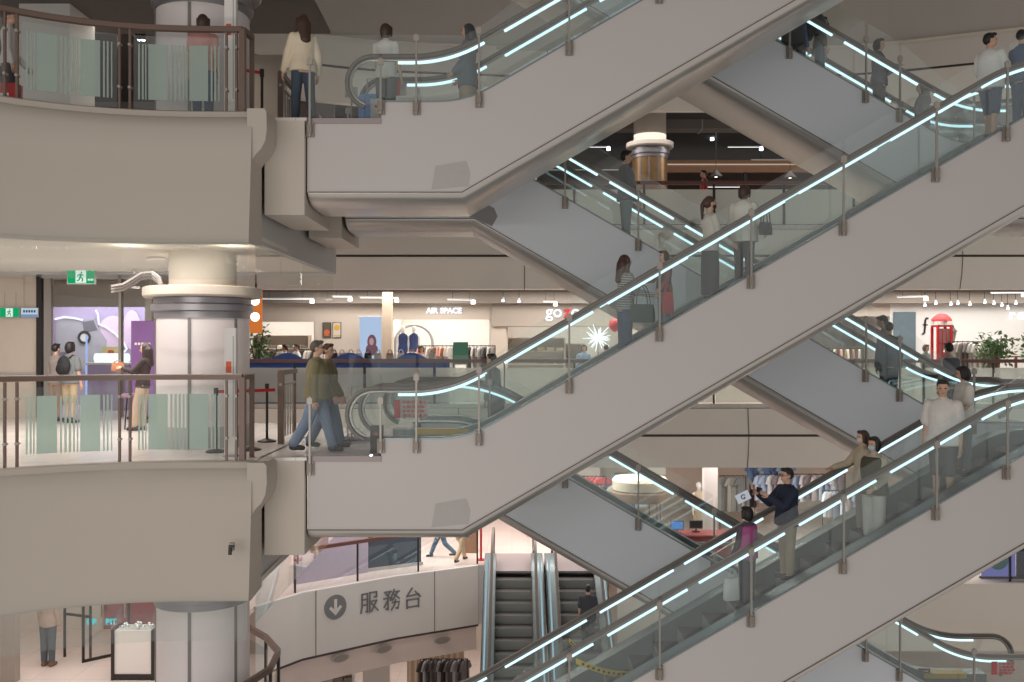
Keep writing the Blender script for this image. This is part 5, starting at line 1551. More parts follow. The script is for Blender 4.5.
for q, yy, lab in ((115, 40, 'bright spot left of a pair in the upper corner shop'), (120, 39, 'bright spot in the middle of the upper corner shop'), (138, 40, 'bright spot right of a pair in the upper corner shop'), (143, 40, 'bright spot nearest the column in the upper corner shop')):
    p = at(q, yy, 21.8)
    t = thing('spotlight', lab, 'light', p)
    MB().cyl((0, 0, 0), (0, 0, .14), .06, n=12).build('head', M_DARK, t); MB().cyl((0, 0, -.012), (0, 0, 0), .05, n=12).build('lens', E_COOL, t)
    MB().cyl((0, 0, .14), (0, 0, .45), .01, n=6).build('rod', M_DARK, t)
t = thing('handbag_stand', 'small red case beside the person at the far left of the upper railing', 'case', (X_at(5, 14.0), 14.02, H))
MB().box(-.16, .2, -.1, .1, .02, .44).build('body', M_RED, t); MB().box(-.06, .1, -.11, -.1, .25, .29).build('label_patch', M_WHITE, t)
for sx in (-.12, .16): MB().box(sx - .02, sx + .02, -.05, .05, 0, .02).build('foot', M_BLACK, t)
t = thing('suitcase', 'bright blue suitcase beside the person with dark straps on the upper landing', 'suitcase', (X_at(372, 15.6), 15.6, H))
BL2 = mat('suitcase_blue', (84, 140, 206), .35)
m = MB(); m.prism(fillet([(-.2, .06), (.2, .06), (.2, .68), (-.2, .68), (-.2, .06)][:], .06, 4), -.13, .13); m.build('shell', BL2, t, 40)
m = MB()
for sx in (-.1, 0, .1): m.box(sx - .012, sx + .012, -.14, .14, .1, .64)
m.build('ribs', mat('suitcase_blue_dark', (60, 112, 176), .35), t)
MB().tube([(-.09, .08, .66), (-.09, .08, .98), (.09, .08, .98), (.09, .08, .66)], .011, 6, up=(0, 1, 0)).build('pull_handle', M_POST, t)
for sx in (-.15, .15):
    for sy in (-.09, .09): MB().cyl((sx - .012, sy, .032), (sx + .012, sy, .032), .031, n=12).build('wheel', M_BLACK, t)

# ------------------------------------------------------------------ posts, stanchions, floor signs on the landings
for L in (0, 1):
    z = L * H
    t = thing('totem_post', 'slim white totem with an orange sticker at the end of the %s railing' % lev_name[L], 'totem', (X_at(231, 14.35), 14.35, z))
    MB().box(-.085, .085, -.05, .05, 0, 1.92).build('body', M_WHITE, t)
    MB().box(-.1, .1, -.07, .07, 0, .03).build('foot', M_GREY, t)
    MB().box(-.06, .02, -.054, -.05, 1.25, 1.42).build('sticker', mat('orange_sticker', (214, 92, 52), .5), t)
    MB().box(.04, .06, -.054, -.05, .3, 1.8).build('edge_line', M_GREY, t)
def stanchion(x, y, z, label, belt=None):
    t = thing('stanchion', label, 'stanchion', (x, y, z))
    MB().lathe([(.16, 0), (.16, .02), (.05, .05), (.022, .06)], (0, 0, 0), 20).build('base', M_DARK, t, 40)
    MB().cyl((0, 0, .05), (0, 0, .92), .022, n=12).build('post', M_DARK, t)
    MB().cyl((0, 0, .88), (0, 0, 1.0), .034, n=12).build('belt_head', M_DARK, t)
    if belt:
        d = Vector(belt) - Vector((x, y, z)); 
        MB().obox((d.x / 2, d.y / 2, .94), (math.hypot(d.x, d.y) - .07, .006, .05), Matrix.Rotation(math.atan2(d.y, d.x), 3, 'Z')).build('belt', M_RED, t)
stanchion(X_at(216, 14.9), 14.9, 0, 'dark stanchion with a red belt in front of the middle column', (X_at(251, 15.2), 15.2, 0))
stanchion(X_at(251, 15.2), 15.2, 0, 'dark stanchion in the middle of the red belt by the two men', (X_at(277, 15.5), 15.5, 0))
stanchion(X_at(267, 16.5), 16.5, 0, 'dark stanchion behind the railing post left of the two men')
stanchion(X_at(262, 15.2), 15.2, H, 'dark stanchion with a red belt beside the cream jacketed person', (X_at(240, 15.0), 15.0, H))
for L, lab in ((0, 'square notice on a slim stand at the foot of the middle near escalator'), (1, 'square notice on a slim stand at the foot of the upper near escalator')):
    t = thing('notice_stand', lab, 'notice', (X_at(350, 16.6), 16.75, L * H))
    MB().lathe([(.14, 0), (.14, .02), (.02, .04)], (0, 0, 0), 16).build('base', M_DARK, t)
    MB().cyl((0, 0, .03), (0, 0, .95), .014, n=8).build('post', M_POST, t)
    MB().box(-.11, .11, -.02, .0, .95, 1.13).build('board', M_GREY, t)
# red notices on the escalator balustrades
def notice(px, py, Y, w, h, label):
    p = at(px, py, Y)
    t = thing('balustrade_notice', label, 'notice', p)
    MB().box(-w / 2, w / 2, -.003, .003, -h / 2, h / 2).build('sheet', glass('notice_film', (.92, .92, .92), .03, .2, .2, .35, (216, 200, 196)) if 'notice_film' not in MATS else MATS['notice_film'], t)
    m = MB()
    m.box(-w / 2, -w / 2 + .10, -.007, -.003, -h / 2, h / 2)
    for r in range(4):
        x = -w / 2 + .14
        while x < w / 2 - .06:
            ww = random.uniform(.03, .07)
            m.box(x, x + ww, -.007, -.003, h / 2 - .06 - r * h * .24, h / 2 - .02 - r * h * .24); x += ww + .02
    m.build('print', M_RED, t)
notice(411, 409, YF + WID - .25 - .03, .55, .30, 'red printed notice on the far balustrade glass at the foot of the middle escalator')
notice(1003, 668, YR + .25 - .03, .42, .24, 'red printed notice on the balustrade at the foot of the lowest far escalator')
notice(400, 88, YF + WID - .25 - .03, .20, .26, 'dark red notice on the balustrade at the foot of the upper escalator')
# grey cabinet at the newel on the middle landing
for L, lab in ((0, 'small dark control box beside the middle escalator newel'), (1, 'small grey control box beside the upper escalator newel')):
    t = thing('control_box', lab, 'box', (X_at(377, 14.85), 14.85, L * H))
    MB().box(-.09, .09, -.1, .1, 0.02, .42).build('body', M_DARK if L == 0 else M_GREY, t)
    MB().box(-.1, .1, -.11, .11, 0, .02).build('foot', M_BLACK, t)
    MB().cyl((0, -.1, .3), (0, -.11, .3), .025, n=12).build('button', M_RED, t)
# barrier tapes across the bottom of the lowest escalator
def tape(p0, p1, label):
    p0, p1 = Vector(p0), Vector(p1)
    t = thing('barrier_tape', label, 'tape', p0)
    d = p1 - p0; m = MB(); m2 = MB(); vs = []; n = 14
    for i in range(n + 1):
        u = i / n; c = d * u + Vector((0, 0, -.10 * math.sin(PI * u)))
        tw = .3 * math.sin(u * 9)
        vs += [c + Vector((0, tw * .03, -.045)), c + Vector((0, .004 + tw * .03, -.045)), c + Vector((0, .004 - tw * .03, .045)), c + Vector((0, -tw * .03, .045))]
    fs = [(0, 1, 2, 3), tuple(4 * n + i for i in range(4))]
    for q in range(n):
        for j in range(4): fs.append((4 * q + j, 4 * q + (j + 1) % 4, 4 * q + 4 + (j + 1) % 4, 4 * q + 4 + j))
    m.add(vs, fs).build('tape', mat('tape_yellow', (250, 214, 58), .5), t)
    for i in range(1, n, 1):
        c = d * ((i + .3) / n) + Vector((0, -.012, -.10 * math.sin(PI * (i + .3) / n)))
        m2.obox(c, (.045, .004, .035))
    m2.build('print', M_BLACK, t)
tape(at(576, 661, 14.62), at(646, 672, 15.6), 'yellow barrier tape with black print across the steps of the lowest escalator')
tape(at(569, 640, 17.62), at(588, 645, 18.7), 'shorter yellow barrier tape behind the lowest escalator')

# ------------------------------------------------------------------ service desk sign on the curved panel
def panel_pt(px, py, off=.05):
    """point on the curved service panel at a pixel column"""
    best = None
    for i in range(len(CPs) - 1):
        a, b = Vector(CPs[i]), Vector(CPs[i + 1])
        for k in range(40):
            p = a.lerp(b, k / 40); q = 512 + F * p.x / p.y
            if best is None or abs(q - px) < best[0]:
                t = (b - a).normalized(); best = (abs(q - px), p, t)
    p, t = best[1], best[2]; n = Vector((t.y, -t.x))
    p = p + n * off
    return Vector((p.x, p.y, Z_at(py, p.y))), math.atan2(t.y, t.x)
for px_ in (315, 434):
    p2, a2 = panel_pt(px_, 600, .043)
    o_ = MB().box(-.012, .012, -.004, .002, -1.8, -.02).build('panel_joint', mat('joint_grey', (120, 112, 104), .7), o5)
    o_.location = (p2.x, p2.y, -H); o_.rotation_euler = (0, 0, a2)
SG = mat('sign_grey', (128, 128, 130), .5, var=0)
p, a = panel_pt(334.5, 607)
t = thing('floor_sign', 'grey arrow disc and large grey characters for the service desk on the white panel', 'sign', p, a)
MB().cyl((0, .005, 0), (0, -.012, 0), .34, n=40).build('disc', SG, t)
m = MB(); m.box(-.045, .045, -.02, -.012, -.12, .22)
m.prism([(-.2, -.02), (-.14, .04), (0, -.10), (.14, .04), (.2, -.02), (0, -.23)], -.02, -.012)
m.build('arrow', M_WHITE, t)
STROKES = {
 'fu': [((.06, .92), (.06, .35)), ((.06, .35), (.0, .05)), ((.06, .92), (.36, .92)), ((.36, .92), (.36, .05)), ((.36, .05), (.28, .08)), ((.06, .66), (.36, .66)), ((.06, .40), (.36, .40)), ((.50, .95), (.50, .03)), ((.50, .93), (.88, .93)), ((.88, .93), (.88, .70)), ((.88, .70), (.76, .70)), ((.50, .52), (.88, .52)), ((.88, .52), (.60, .05)), ((.60, .42), (.97, .04))],
 'wu': [((.06, .92), (.42, .92)), ((.42, .92), (.24, .74)), ((.14, .82), (.30, .70)), ((.02, .62), (.46, .62)), ((.46, .62), (.40, .50)), ((.26, .62), (.26, .08)), ((.26, .08), (.16, .12)), ((.24, .50), (.04, .22)), ((.62, .98), (.48, .70)), ((.58, .86), (.94, .86)), ((.86, .86), (.50, .48)), ((.60, .76), (.97, .48)), ((.52, .36), (.92, .36)), ((.92, .36), (.84, .04)), ((.84, .04), (.74, .08)), ((.70, .48), (.64, .24)), ((.64, .24), (.46, .02))],
 'tai': [((.46, .97), (.18, .60)), ((.18, .60), (.84, .64)), ((.64, .80), (.92, .52)), ((.18, .42), (.18, .02)), ((.18, .42), (.82, .42)), ((.82, .42), (.82, .02)), ((.18, .07), (.82, .07))]}
root_t = t
for key, px_ in (('fu', 369), ('wu', 391), ('tai', 412)):
    p2, a2 = panel_pt(px_, 602 - (px_ - 369) * .10)
    m = MB(); sz = .60; wk = .05
    Rz = Matrix.Rotation(a2 - a, 3, 'Z')
    off = Matrix.Rotation(-a, 3, 'Z') @ (p2 - p)
    for s0, s1 in STROKES[key]:
        q0 = Vector(((s0[0] - .5) * sz * .95, 0, (s0[1] - .5) * sz)); q1 = Vector(((s1[0] - .5) * sz * .95, 0, (s1[1] - .5) * sz))
        d = (q1 - q0).normalized(); nn = Vector((-d.z, 0, d.x)) * wk / 2; e = d * wk * .4
        vs = []
        for yy in (-.012, .004):
            for c in (q0 - e + nn, q1 + e + nn, q1 + e - nn, q0 - e - nn):
                vs.append(off + Rz @ (c + Vector((0, yy, 0))))
        m.add(vs, [(0, 1, 2, 3), (7, 6, 5, 4), (0, 4, 5, 1), (1, 5, 6, 2), (2, 6, 7, 3), (3, 7, 4, 0)])
    m.build('character', SG, root_t)
for px_, py_ in ((339, 658), (382, 649), (441, 640)):
    p2, a2 = panel_pt(px_, py_, .10)
    t = thing('vent_disc', {339: 'oval grey lamp recess left of three under the service desk sign', 382: 'oval grey lamp recess in the middle of three under the service desk sign', 441: 'oval grey lamp recess right of three under the service desk sign'}[px_], 'lamp', p2, a2)
    MB(lambda p: (p[0], p[1], p[2] * .42)).cyl((0, .02, 0), (0, -.02, 0), .27, n=28).build('rim', M_STEEL2, t)
    MB(lambda p: (p[0], p[1], p[2] * .42)).cyl((0, -.022, 0), (0, -.02, 0), .22, n=28).build('cover', mat('recess_grey', (150, 142, 138), .5), t)
# ------------------------------------------------------------------ lower floor: shops behind the rear escalator
struct('wall_lower', MB().box(-14, 20, 39.0, 39.2, -H, -1.5), M_WALLB, 'pale rear wall of the lower far shops')
def xl_(p, Y): return X_at(p, Y)
rack(X_at(594, 32), 32.0, -H, .8, 2.3, 6, [(190, 72, 74), (206, 92, 90), (170, 60, 64)], 'tall clothes rack of red garments at the left of the lower shop', 'red garment on the tall rack of the lower shop', 'red garments of the lower shop', yaw=30, size=(.5, 1.0))
rack(X_at(608, 31.5), 31.5, -H, .9, 2.1, 6, [(60, 64, 76), (210, 206, 200), (74, 78, 90)], 'clothes rack of dark and white garments beside the red ones', 'dark or white garment on the rack beside the red ones', 'dark and white garments of the lower shop', yaw=25, size=(.5, 1.0))
rack(X_at(632, 33.5), 33.5, -H, 1.2, 2.2, 7, [(96, 130, 176), (80, 112, 160), (176, 190, 206)], 'clothes rack of blue garments behind the round kiosk', 'blue garment on the rack behind the round kiosk', 'blue garments of the lower shop', yaw=25, size=(.5, 1.1))
t = thing('kiosk', 'round cream canopy kiosk with brown rim in the lower shop', 'kiosk', (X_at(640, 30.5), 30.5, -H))
zz = lambda py: Z_at(py, 30.5) + H
MB().lathe([(.72, zz(490)), (.86, zz(489)), (.88, zz(480)), (.80, zz(477)), (.3, zz(476))], (0, 0, 0), 36).build('canopy', mat('kiosk_cream', (226, 212, 190), .6), t, 30)
MB().lathe([(.88, zz(500)), (.92, zz(499)), (.92, zz(491)), (.86, zz(490))], (0, 0, 0), 36).build('rim', mat('kiosk_brown', (150, 124, 104), .5), t, 30)
for a in (.7, 2.3, 3.9, 5.5): MB().cyl((.8 * math.cos(a), .8 * math.sin(a), 0), (.8 * math.cos(a), .8 * math.sin(a), zz(492)), .03, n=8).build('post', M_POST, t)
MB().lathe([(.8, 0), (.8, .95), (.86, .97), (.86, 1.0), (.5, 1.0)], (0, 0, 0), 36).build('counter', M_WALLB, t, 30)
t = thing('light_box', 'lit cream box sign under the ceiling right of the round kiosk', 'light', (X_at(652, 29.2), 29.2, Z_at(466, 29.2)))
MB().box(-.40, .40, -.1, .1, -.25, .18).build('case', glow('box_cream', (238, 226, 204), .55), t)
MB().box(-.45, .45, -.12, .12, .18, .22).build('lid', M_GREY, t)
for sx in (-.3, .3): MB().cyl((sx, 0, .22), (sx, 0, .42), .01, n=5).build('rod', M_DARK, t)
for q, lab in ((647, 'bright downlight glow left of two above the lower shop'), (718 - 62, 'bright downlight glow right of two above the lower shop')):
    p = at(q, 462 if q < 650 else 470, 28.2)
    t = thing('downlight', lab, 'light', (p.x, p.y, -1.56))
    MB().lathe([(.17, -.04), (.19, -.04), (.19, 0), (.17, 0)], (0, 0, 0), 20).build('ring', M_WHITE, t)
    MB().cyl((0, 0, -.03), (0, 0, -.005), .16, n=20).build('lens', E_WARM, t)
struct('column', MB().box(X_at(704, 30.5), X_at(717, 30.5), 30.4, 30.8, -H, -1.55), M_WHITE, 'slim square white column behind the lower far escalator')
t = thing('counter', 'long red counter seen over the lowest far escalator', 'counter', (X_at(700, 28.6), 28.6, -H))
sec = fillet([(-.35, 0), (-.45, .95), (-.40, 1.06), (.35, 1.06), (.35, 0)], .05, 3)
MB().prism([(a_, b_) for a_, b_ in sec], -.8, .85, 'yz').build('body', mat('counter_red', (172, 62, 66), .4), t, 40)
MB().box(-.84, .89, -.47, .38, 1.06, 1.10).build('worktop', mat('counter_pink', (196, 96, 96), .4), t)
t = thing('monitor', 'monitor with a blue lit screen on the left end of the red counter', 'monitor', (X_at(677, 28.5), 28.5, -H + 1.1))
MB().box(-.19, .19, -.02, .02, .1, .36).build('case', M_BLACK, t); MB().box(-.175, .175, -.023, -.02, .115, .345).build('screen', glow('screen_blue', (104, 156, 226), .9), t)
MB().box(-.02, .02, -.01, .02, .02, .1).build('neck', M_DARK, t); MB().box(-.1, .1, -.08, .08, 0, .02).build('foot', M_DARK, t)
t = thing('monitor', 'dark monitor on the red counter right of the blue screen', 'monitor', (X_at(696, 28.7), 28.7, -H + 1.1))
MB().box(-.2, .2, -.02, .02, .1, .34).build('case', mat('grey_plastic', (128, 128, 132), .5), t); MB().box(-.18, .18, -.023, -.02, .12, .32).build('screen', M_DARK, t)
MB().box(-.02, .02, -.01, .02, .02, .1).build('neck', M_DARK, t); MB().box(-.1, .1, -.08, .08, 0, .02).build('foot', M_DARK, t)
stand_p = mannequin
mannequin(699, 33.0, -H, -80, 'mannequin with a red cap and beige dress beside the slim white column', (196, 178, 150), (188, 168, 140), skirt='long_skirt', hgt=1.95)
rack(X_at(733, 33.2), 33.2, -H, .9, 2.15, 5, [(112, 114, 108), (92, 94, 92), (130, 128, 120)], 'clothes rack of long grey coats right of the slim white column', 'long grey coat on the rack right of the slim white column', 'grey coats of the lower shop', yaw=15, size=(.55, 1.35))
rack(X_at(800, 34.0), 34.0, -H, 3.2, 2.1, 14, [(176, 190, 206), (150, 168, 192), (206, 206, 210), (128, 120, 124), (190, 178, 176)], 'long clothes rack of pale blue garments behind the photographing man', 'pale blue or grey garment on the long rack behind the photographing man', 'pale garments behind the photographing man', yaw=40, size=(.5, .95))
rack(X_at(850, 31.5), 31.5, -H, 1.8, 1.9, 9, [(196, 206, 214), (170, 160, 160), (120, 126, 140)], 'clothes rack of light garments right of the photographing man', 'light garment on the rack right of the photographing man', 'light garments right of the photographing man', yaw=40, size=(.48, .85))
rack(X_at(770, 36.0), 36.0, -H, 1.6, 2.3, 7, [(110, 140, 180), (90, 112, 150), (160, 176, 196)], 'clothes rack of blue garments behind the person in a black top', 'blue garment on the rack behind the person in a black top', 'blue garments behind the person in a black top', yaw=30, size=(.5, 1.2))
t = thing('price_board', 'tilted white board with a letter G beside the grey coats', 'board', (X_at(743, 31.6), 31.6, Z_at(497, 31.6)))
MB().obox((0, 0, 0), (.46, .03, .30), Matrix.Rotation(-.45, 3, 'Y')).build('board', glow('board_white', (222, 230, 240), .55), t)
text_mesh('letter', 'G', .22, M_BLACK, (.0, -.022, 0), parent=t, depth=.004, bold=.006)
MB().cyl((0, .02, -1.85), (0, .02, -.05), .02, n=8).build('post', M_POST, t)
MB().cyl((0, .02, Z_at(497, 31.6) * -1 - H), (0, .02, Z_at(497, 31.6) * -1 - H + .03), .2, n=16).build('base', M_POST, t)
for q, yy, lab in ((812, 0, 'stainless steel bin left of two behind the lowest escalator'), (832, 0, 'stainless steel bin right of two behind the lowest escalator')):
    t = thing('steel_bin', lab, 'bin', (X_at(q, 27.9), 27.9, -H))
    MB().lathe([(.27, 0), (.27, .04), (.25, .06), (.25, .94), (.27, .96), (.27, 1.0), (.18, 1.0)], (0, 0, 0), 28).build('body', M_STEEL, t, 40)
    MB().lathe([(.17, .98), (.17, 1.005), (.0, 1.01)], (0, 0, 0), 24).build('lid', M_DARK, t, 40)
# pink and dark shop fronts behind the service desk panel
wp, wa = panel_pt(352, 560, -.85)
wl = struct('wall_lower', MB().box(-1.35, .98, -.06, .06, 0, 3.2), mat('mauve_wall', (176, 164, 182), .6), 'mauve shop wall behind the service desk panel')
wl.location = (wp.x, wp.y, -H); wl.rotation_euler = (0, 0, wa)
wp, wa = panel_pt(406, 560, -.85)
t = thing('display_window', 'dark glossy shop window with a red mark behind the service desk panel', 'window', (wp.x, wp.y, -H), wa)
MB().box(-.85, .85, -.05, .05, .1, 2.2).build('glass', mat('dark_gloss', (74, 80, 92), .12), t)
MB().box(-.9, .9, -.07, .07, 0, .1).build('sill', M_GREY, t); MB().box(-.9, .9, -.07, .07, 2.2, 2.3).build('head', M_GREY, t)
MB().box(.1, .4, -.06, -.05, 1.7, 1.78).build('mark', M_RED, t)
t = thing('goods_stand', 'orange and wooden stand at the right end of the brown rail', 'stand', (X_at(469, 31), 31.0, -H))
MB().box(-.25, .25, -.2, .2, 0, .9).build('body', mat('display_wood', (140, 100, 72), .6), t)
MB().box(-.28, .28, -.22, .22, .9, 1.5).build('panel', mat('orange_panel', (222, 122, 58), .5), t)
t = thing('red_pole', 'thin red pole at the right end of the brown rail by the empty steps', 'pole', (X_at(481, 29.8), 29.8, -H))
MB().cyl((0, 0, 0), (0, 0, 2.1), .035, n=10).build('pole', M_RED, t); MB().cyl((0, 0, 0), (0, 0, .03), .14, n=16).build('base', M_RED, t)
struct('wall_lower', MB().box(X_at(440, 38), X_at(600, 38), 38.0, 38.2, -H, -1.6), mat('bright_wall', (232, 218, 212), .6), 'bright pinkish wall beyond the end on escalators')
# bottom floor goods below the panel
rack(X_at(444, 30.6), 30.6, -2 * H, 1.5, 1.7, 12, [(92, 88, 90), (196, 192, 190), (60, 58, 62), (128, 122, 122)], 'clothes rack of grey garments on the bottom floor under the sign panel', 'grey garment on the bottom floor rack', 'garments of the bottom floor', yaw=60, size=(.45, .85))
struct('wall_basement', MB().box(X_at(363, 32), X_at(390, 32), 31.9, 32.1, -2 * H, -H - 1.3), M_WHITE, 'white pier on the bottom floor')
t = thing('slat_panel', 'pale wooden slat panel behind the bottom floor clothes rack', 'panel', (X_at(437, 32), 32.0, -2 * H))
MB().box(-1.0, .9, 0, .06, 0, 1.95).build('board', mat('display_wood_pale', (206, 178, 148), .6, var=.1), t)
for i in range(9): MB().box(-.95 + i * .2, -.87 + i * .2, -.03, 0, .1, 1.9).build('slat', mat('slat_cream', (226, 212, 192), .6), t)
sh, w_ = shelf_unit(X_at(325, 30.2), 30.2, -2 * H, 1.8, 1.7, 3, 'low white shelf unit on the bottom floor under the sign panel', M_WHITE)
goods_on(sh, w_, 6, [(206, 200, 192), (150, 140, 130), (190, 170, 150)], 'pale goods on the low white shelf of the bottom floor', 'goods of the bottom floor shelf')
# lowest balcony at bottom left
struct('wall_lower', MB().box(-14, -9.6, 22.5, 22.65, -H, -1.8), M_WALLB, 'pale wall of the lowest balcony at bottom left')
struct('wall_lower', MB().box(-9.6, -8.1, 22.6, 22.75, -H, -1.8), mat('dusky_red_wall', (150, 74, 76), .6), 'dusky red wall behind the glass display at bottom left')
t = thing('shop_sign', 'small turquoise lit letters at bottom left', 'sign', tuple(at(101, 622, 20.9)))
text_mesh('letters', 'SIB', .17, glow('sign_turquoise', (64, 196, 206), 1.2), (-.2, 0, 0), parent=t, depth=.01, bold=.006)
text_mesh('letters', 'BIT', .17, MATS['sign_turquoise'], (.22, 0, 0), parent=t, depth=.01, bold=.006)
MB().box(-.45, .45, .02, .04, -.1, .1).build('backing', G_CLEAR, t)
MB().cyl((0, .03, .1), (0, .03, 1.5), .008, n=5).build('rod', M_DARK, t)
t = thing('glass_door', 'open glass door in a dark frame at bottom left', 'door', (X_at(82, 20.2), 20.2, -H), .75)
m = MB()
for a_ in ((-.0, .05, 0, 1.9), (.95, 1.0, 0, 1.9)): m.box(a_[0], a_[1], -.02, .02, a_[2], a_[3])
m.box(0, 1.0, -.02, .02, 1.85, 1.9); m.box(0, 1.0, -.02, .02, 0.0, .06); m.build('frame', M_DARK, t)
MB().box(.05, .95, -.005, .005, .06, 1.85).build('glass_pane', G_CLEAR, t)
MB().box(.86, .88, -.07, -.04, .8, 1.2).build('handle', M_POST, t)
t = thing('glass_door', 'second glass door in a dark frame left of the turquoise letters', 'door', (X_at(64, 20.6), 20.6, -H), -.35)
m = MB()
for a_ in ((-.0, .04, .7, 1.9), (.7, .74, .7, 1.9)): m.box(a_[0], a_[1], -.02, .02, 0, a_[3])
m.box(0, .74, -.02, .02, 1.86, 1.9); m.box(0, .74, -.02, .02, .9, .95); m.build('frame', M_DARK, t)
MB().box(.04, .7, -.005, .005, .95, 1.86).build('glass_pane', G_CLEAR, t)
t = thing('display_case', 'dark legged glass display case with shiny goods left of the lowest column', 'display case', (X_at(137, 19.4), 19.4, -H))
MB().box(-.42, .42, -.25, .25, .02, .12).build('base', M_DARK, t)
MB().box(-.40, .40, -.23, .23, .12, .98).build('panel', M_WHITE, t)
for sx in (-.42, .38): MB().box(sx, sx + .06, -.26, .26, 0, 1.0).build('leg', M_DARK, t)
MB().box(-.42, .42, -.25, .25, 1.0, 1.32).build('glass_top', G_BAL, t)
m = MB()
for i in range(16): m.ell((random.uniform(-.36, .36), random.uniform(-.2, .2), 1.04), (.035, .035, .035), 8, 5)
tag(m.build('jewellery', mat('shiny_white', (230, 232, 236), .15, .6), t, 60), kind='stuff')
struct('wall_lower', MB().box(X_at(0, 19), X_at(15, 19), 19.0, 19.2, -H, -1.8), mat('frame_taupe', (150, 140, 132), .5), 'taupe door post at the bottom left corner')
# small fixture on the middle fascia
p = at(231, 549, 13.28)
t = thing('wall_fixture', 'small dark bracket fixed to the cream fascia under the middle balcony', 'bracket', p)
MB().box(-.03, .03, -.02, .08, -.03, .08).build('plate', M_POST, t)
MB().cyl((0, -.05, -.07), (.0, -.03, .06), .025, n=10).build('socket', M_DARK, t)
MB().box(.02, .06, -.07, -.03, .03, .06).build('clip', M_DARK, t)
# bottom right shop window behind the clear railing
t = thing('display_window', 'shop window with blue purple lights at the right edge of the lower gallery', 'window', (X_at(1008, 27.5), 27.5, -H))
MB().box(-.75, .2, -.03, .03, .06, 2.3).build('screen', glow('screen_violet', (122, 124, 190), .6), t)
MB().box(.24, 1.0, -.03, .03, .06, 2.3).build('screen', mat('dark_blue_gloss', (44, 48, 76), .2), t)
m = MB(); m.ell((-.3, -.04, .55), (.3, .02, .3), 16, 8); m.build('picture', mat('teal_picture', (70, 128, 128), .5), t, 60)
MB().box(-.8, 1.05, -.06, .06, 0, .06).build('sill', M_DARK, t); MB().box(-.8, 1.05, -.06, .06, 2.3, 2.4).build('head', M_DARK, t)
t = thing('handrail_sign', 'small dark placard on the lowest far escalator balustrade', 'placard', tuple(at(924, 672, YR + WID - .3)))
MB().box(-.12, .12, -.004, .004, -.07, .07).build('sheet', mat('placard_maroon', (110, 60, 62), .5), t); MB().box(-.08, .08, -.006, -.004, .0, .03).build('print', M_WHITE, t)
bake_all()
# ------------------------------------------------------------------ camera, world, lamps
cam = bpy.data.cameras.new('camera')
co = bpy.data.objects.new('camera', cam); COL.objects.link(co)
co.location = (0, 0, EYE); co.rotation_euler = (PI / 2, 0, 0)
cam.sensor_width = 36.0; cam.lens = 36.0 * F / 1024.0
cam.shift_y = (HOR - 341.0) / 1024.0
cam.clip_end = 200
S.camera = co
w = bpy.data.worlds.new('world'); S.world = w; w.use_nodes = True
bg = w.node_tree.nodes['Background']
bg.inputs['Color'].default_value = (1.0, .955, .91, 1)
bg.inputs['Strength'].default_value = .47
def area(name, loc, sx, sy, power, color=(1, .93, .84), rot=(0, 0, 0)):
    l = bpy.data.lights.new(name, 'AREA'); l.shape = 'RECTANGLE'; l.size = sx; l.size_y = sy
    l.energy = power; l.color = color
    o = bpy.data.objects.new(name, l); COL.objects.link(o); o.location = loc; o.rotation_euler = rot
    return o
struct('ceiling', MB().box(-16, 20, 1.5, 42, 14.2, 14.4), mat('atrium_ceiling_grey', (120, 116, 112), .8), 'dim ceiling high over the atrium')  # unseen ceiling added to keep light from above off the upper storeys
# added unseen fill lamps beside the camera, brightening the left side
for i in range(10):
    pl = bpy.data.lights.new('opposite_gallery_downlight', 'POINT'); pl.energy = 200; pl.color = (1, .95, .9); pl.shadow_soft_size = .12
    po = bpy.data.objects.new('opposite_gallery_downlight', pl); COL.objects.link(po); po.location = (-11 + 1.0 * i, .6 + .6 * (i % 2), (3.1, -1.6)[i % 2])
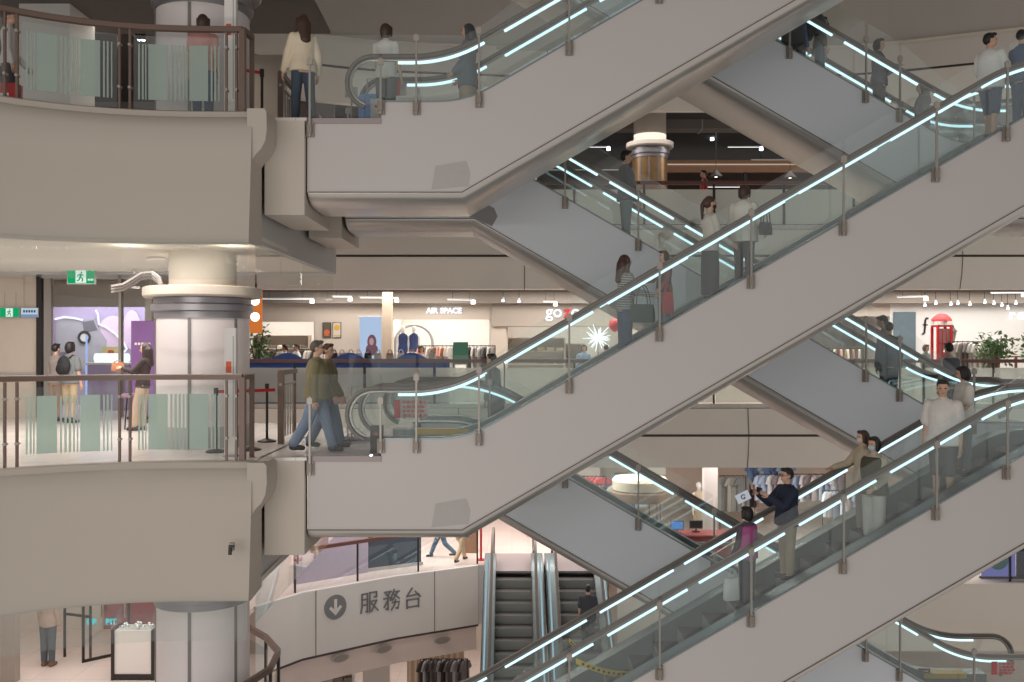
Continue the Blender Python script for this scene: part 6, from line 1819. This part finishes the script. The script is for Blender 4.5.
# ceiling panels over the far galleries and the corner shops
for L, pw in ((0, 540), (1, 300), (-1, 640)):
    zc = (L + 1) * H - 1.65 if L > -1 else -1.65
    for x0 in (-4, 2.5, 9, 15):
        area('gallery_ceiling_panel', (x0, 30.2, zc), 5.5, 1.6, pw * .34, (1, .94, .88) if L == 0 else (1, .95, .92))
for x0, x1, pw in ((236, 315, 120), (393, 491, 130), (506, 625, 90)):
    xc = (X_at(x0, 34) + X_at(x1, 34)) / 2
    area('shop_ceiling_panel', (xc, 34.2, 3.3), X_at(x1, 34) - X_at(x0, 34) - .3, 2.5, pw, (1, .95, .88))
area('balcony_ceiling_panel', (-7.5, 18.0, 3.15), 5, 3, 330, (1, .93, .87))
area('balcony_ceiling_panel', (-8.5, 20.5, H + 3.15), 5, 2, 60, (1, .9, .8))
area('balcony_ceiling_panel', (-8.5, 18.5, -1.95), 5, 4, 140, (1, .93, .88))
for x0, y0 in ((-5.95, 14.9), (-4.35, 14.95)):
    for L in (0,):
        pl = bpy.data.lights.new('column_downlight', 'POINT'); pl.energy = 9; pl.color = (1, .9, .76); pl.shadow_soft_size = .12
        po = bpy.data.objects.new('column_downlight', pl); COL.objects.link(po); po.location = (x0, y0, 3.02 + L * H)
area('service_hall_panel', (-4, 27.6, -2.05), 6, 2, 160, (1, .95, .92), (0, 0, .6))
area('balcony_front_panel', (-6.2, 14.55, 3.14), 3.4, .5, 55, (1, .94, .9))  # fill lamp added under the ceiling to brighten the column front
area('corner_shop_panel', (-10.5, 25.3, 3.2), 4, 1.2, 110, (.96, .93, 1))
area('lower_hall_panel', (.5, 33.5, -1.7), 6, 5, 150, (1, .92, .88))
area('bottom_hall_panel', (-2, 33.0, -H - 1.3), 8, 3, 150, (1, .93, .88))
S.view_settings.view_transform = 'Standard'
S.view_settings.look = 'None'
S.view_settings.exposure = 0.0
S.view_settings.gamma = 1.0
S.view_settings.use_curve_mapping = False
S.cycles.use_denoising = True
S.cycles.transparent_max_bounces = 48
S.cycles.max_bounces = 7
S.cycles.diffuse_bounces = 4
S.cycles.glossy_bounces = 3
S.cycles.sample_clamp_indirect = 6.0
S.cycles.caustics_reflective = False
S.cycles.caustics_refractive = False
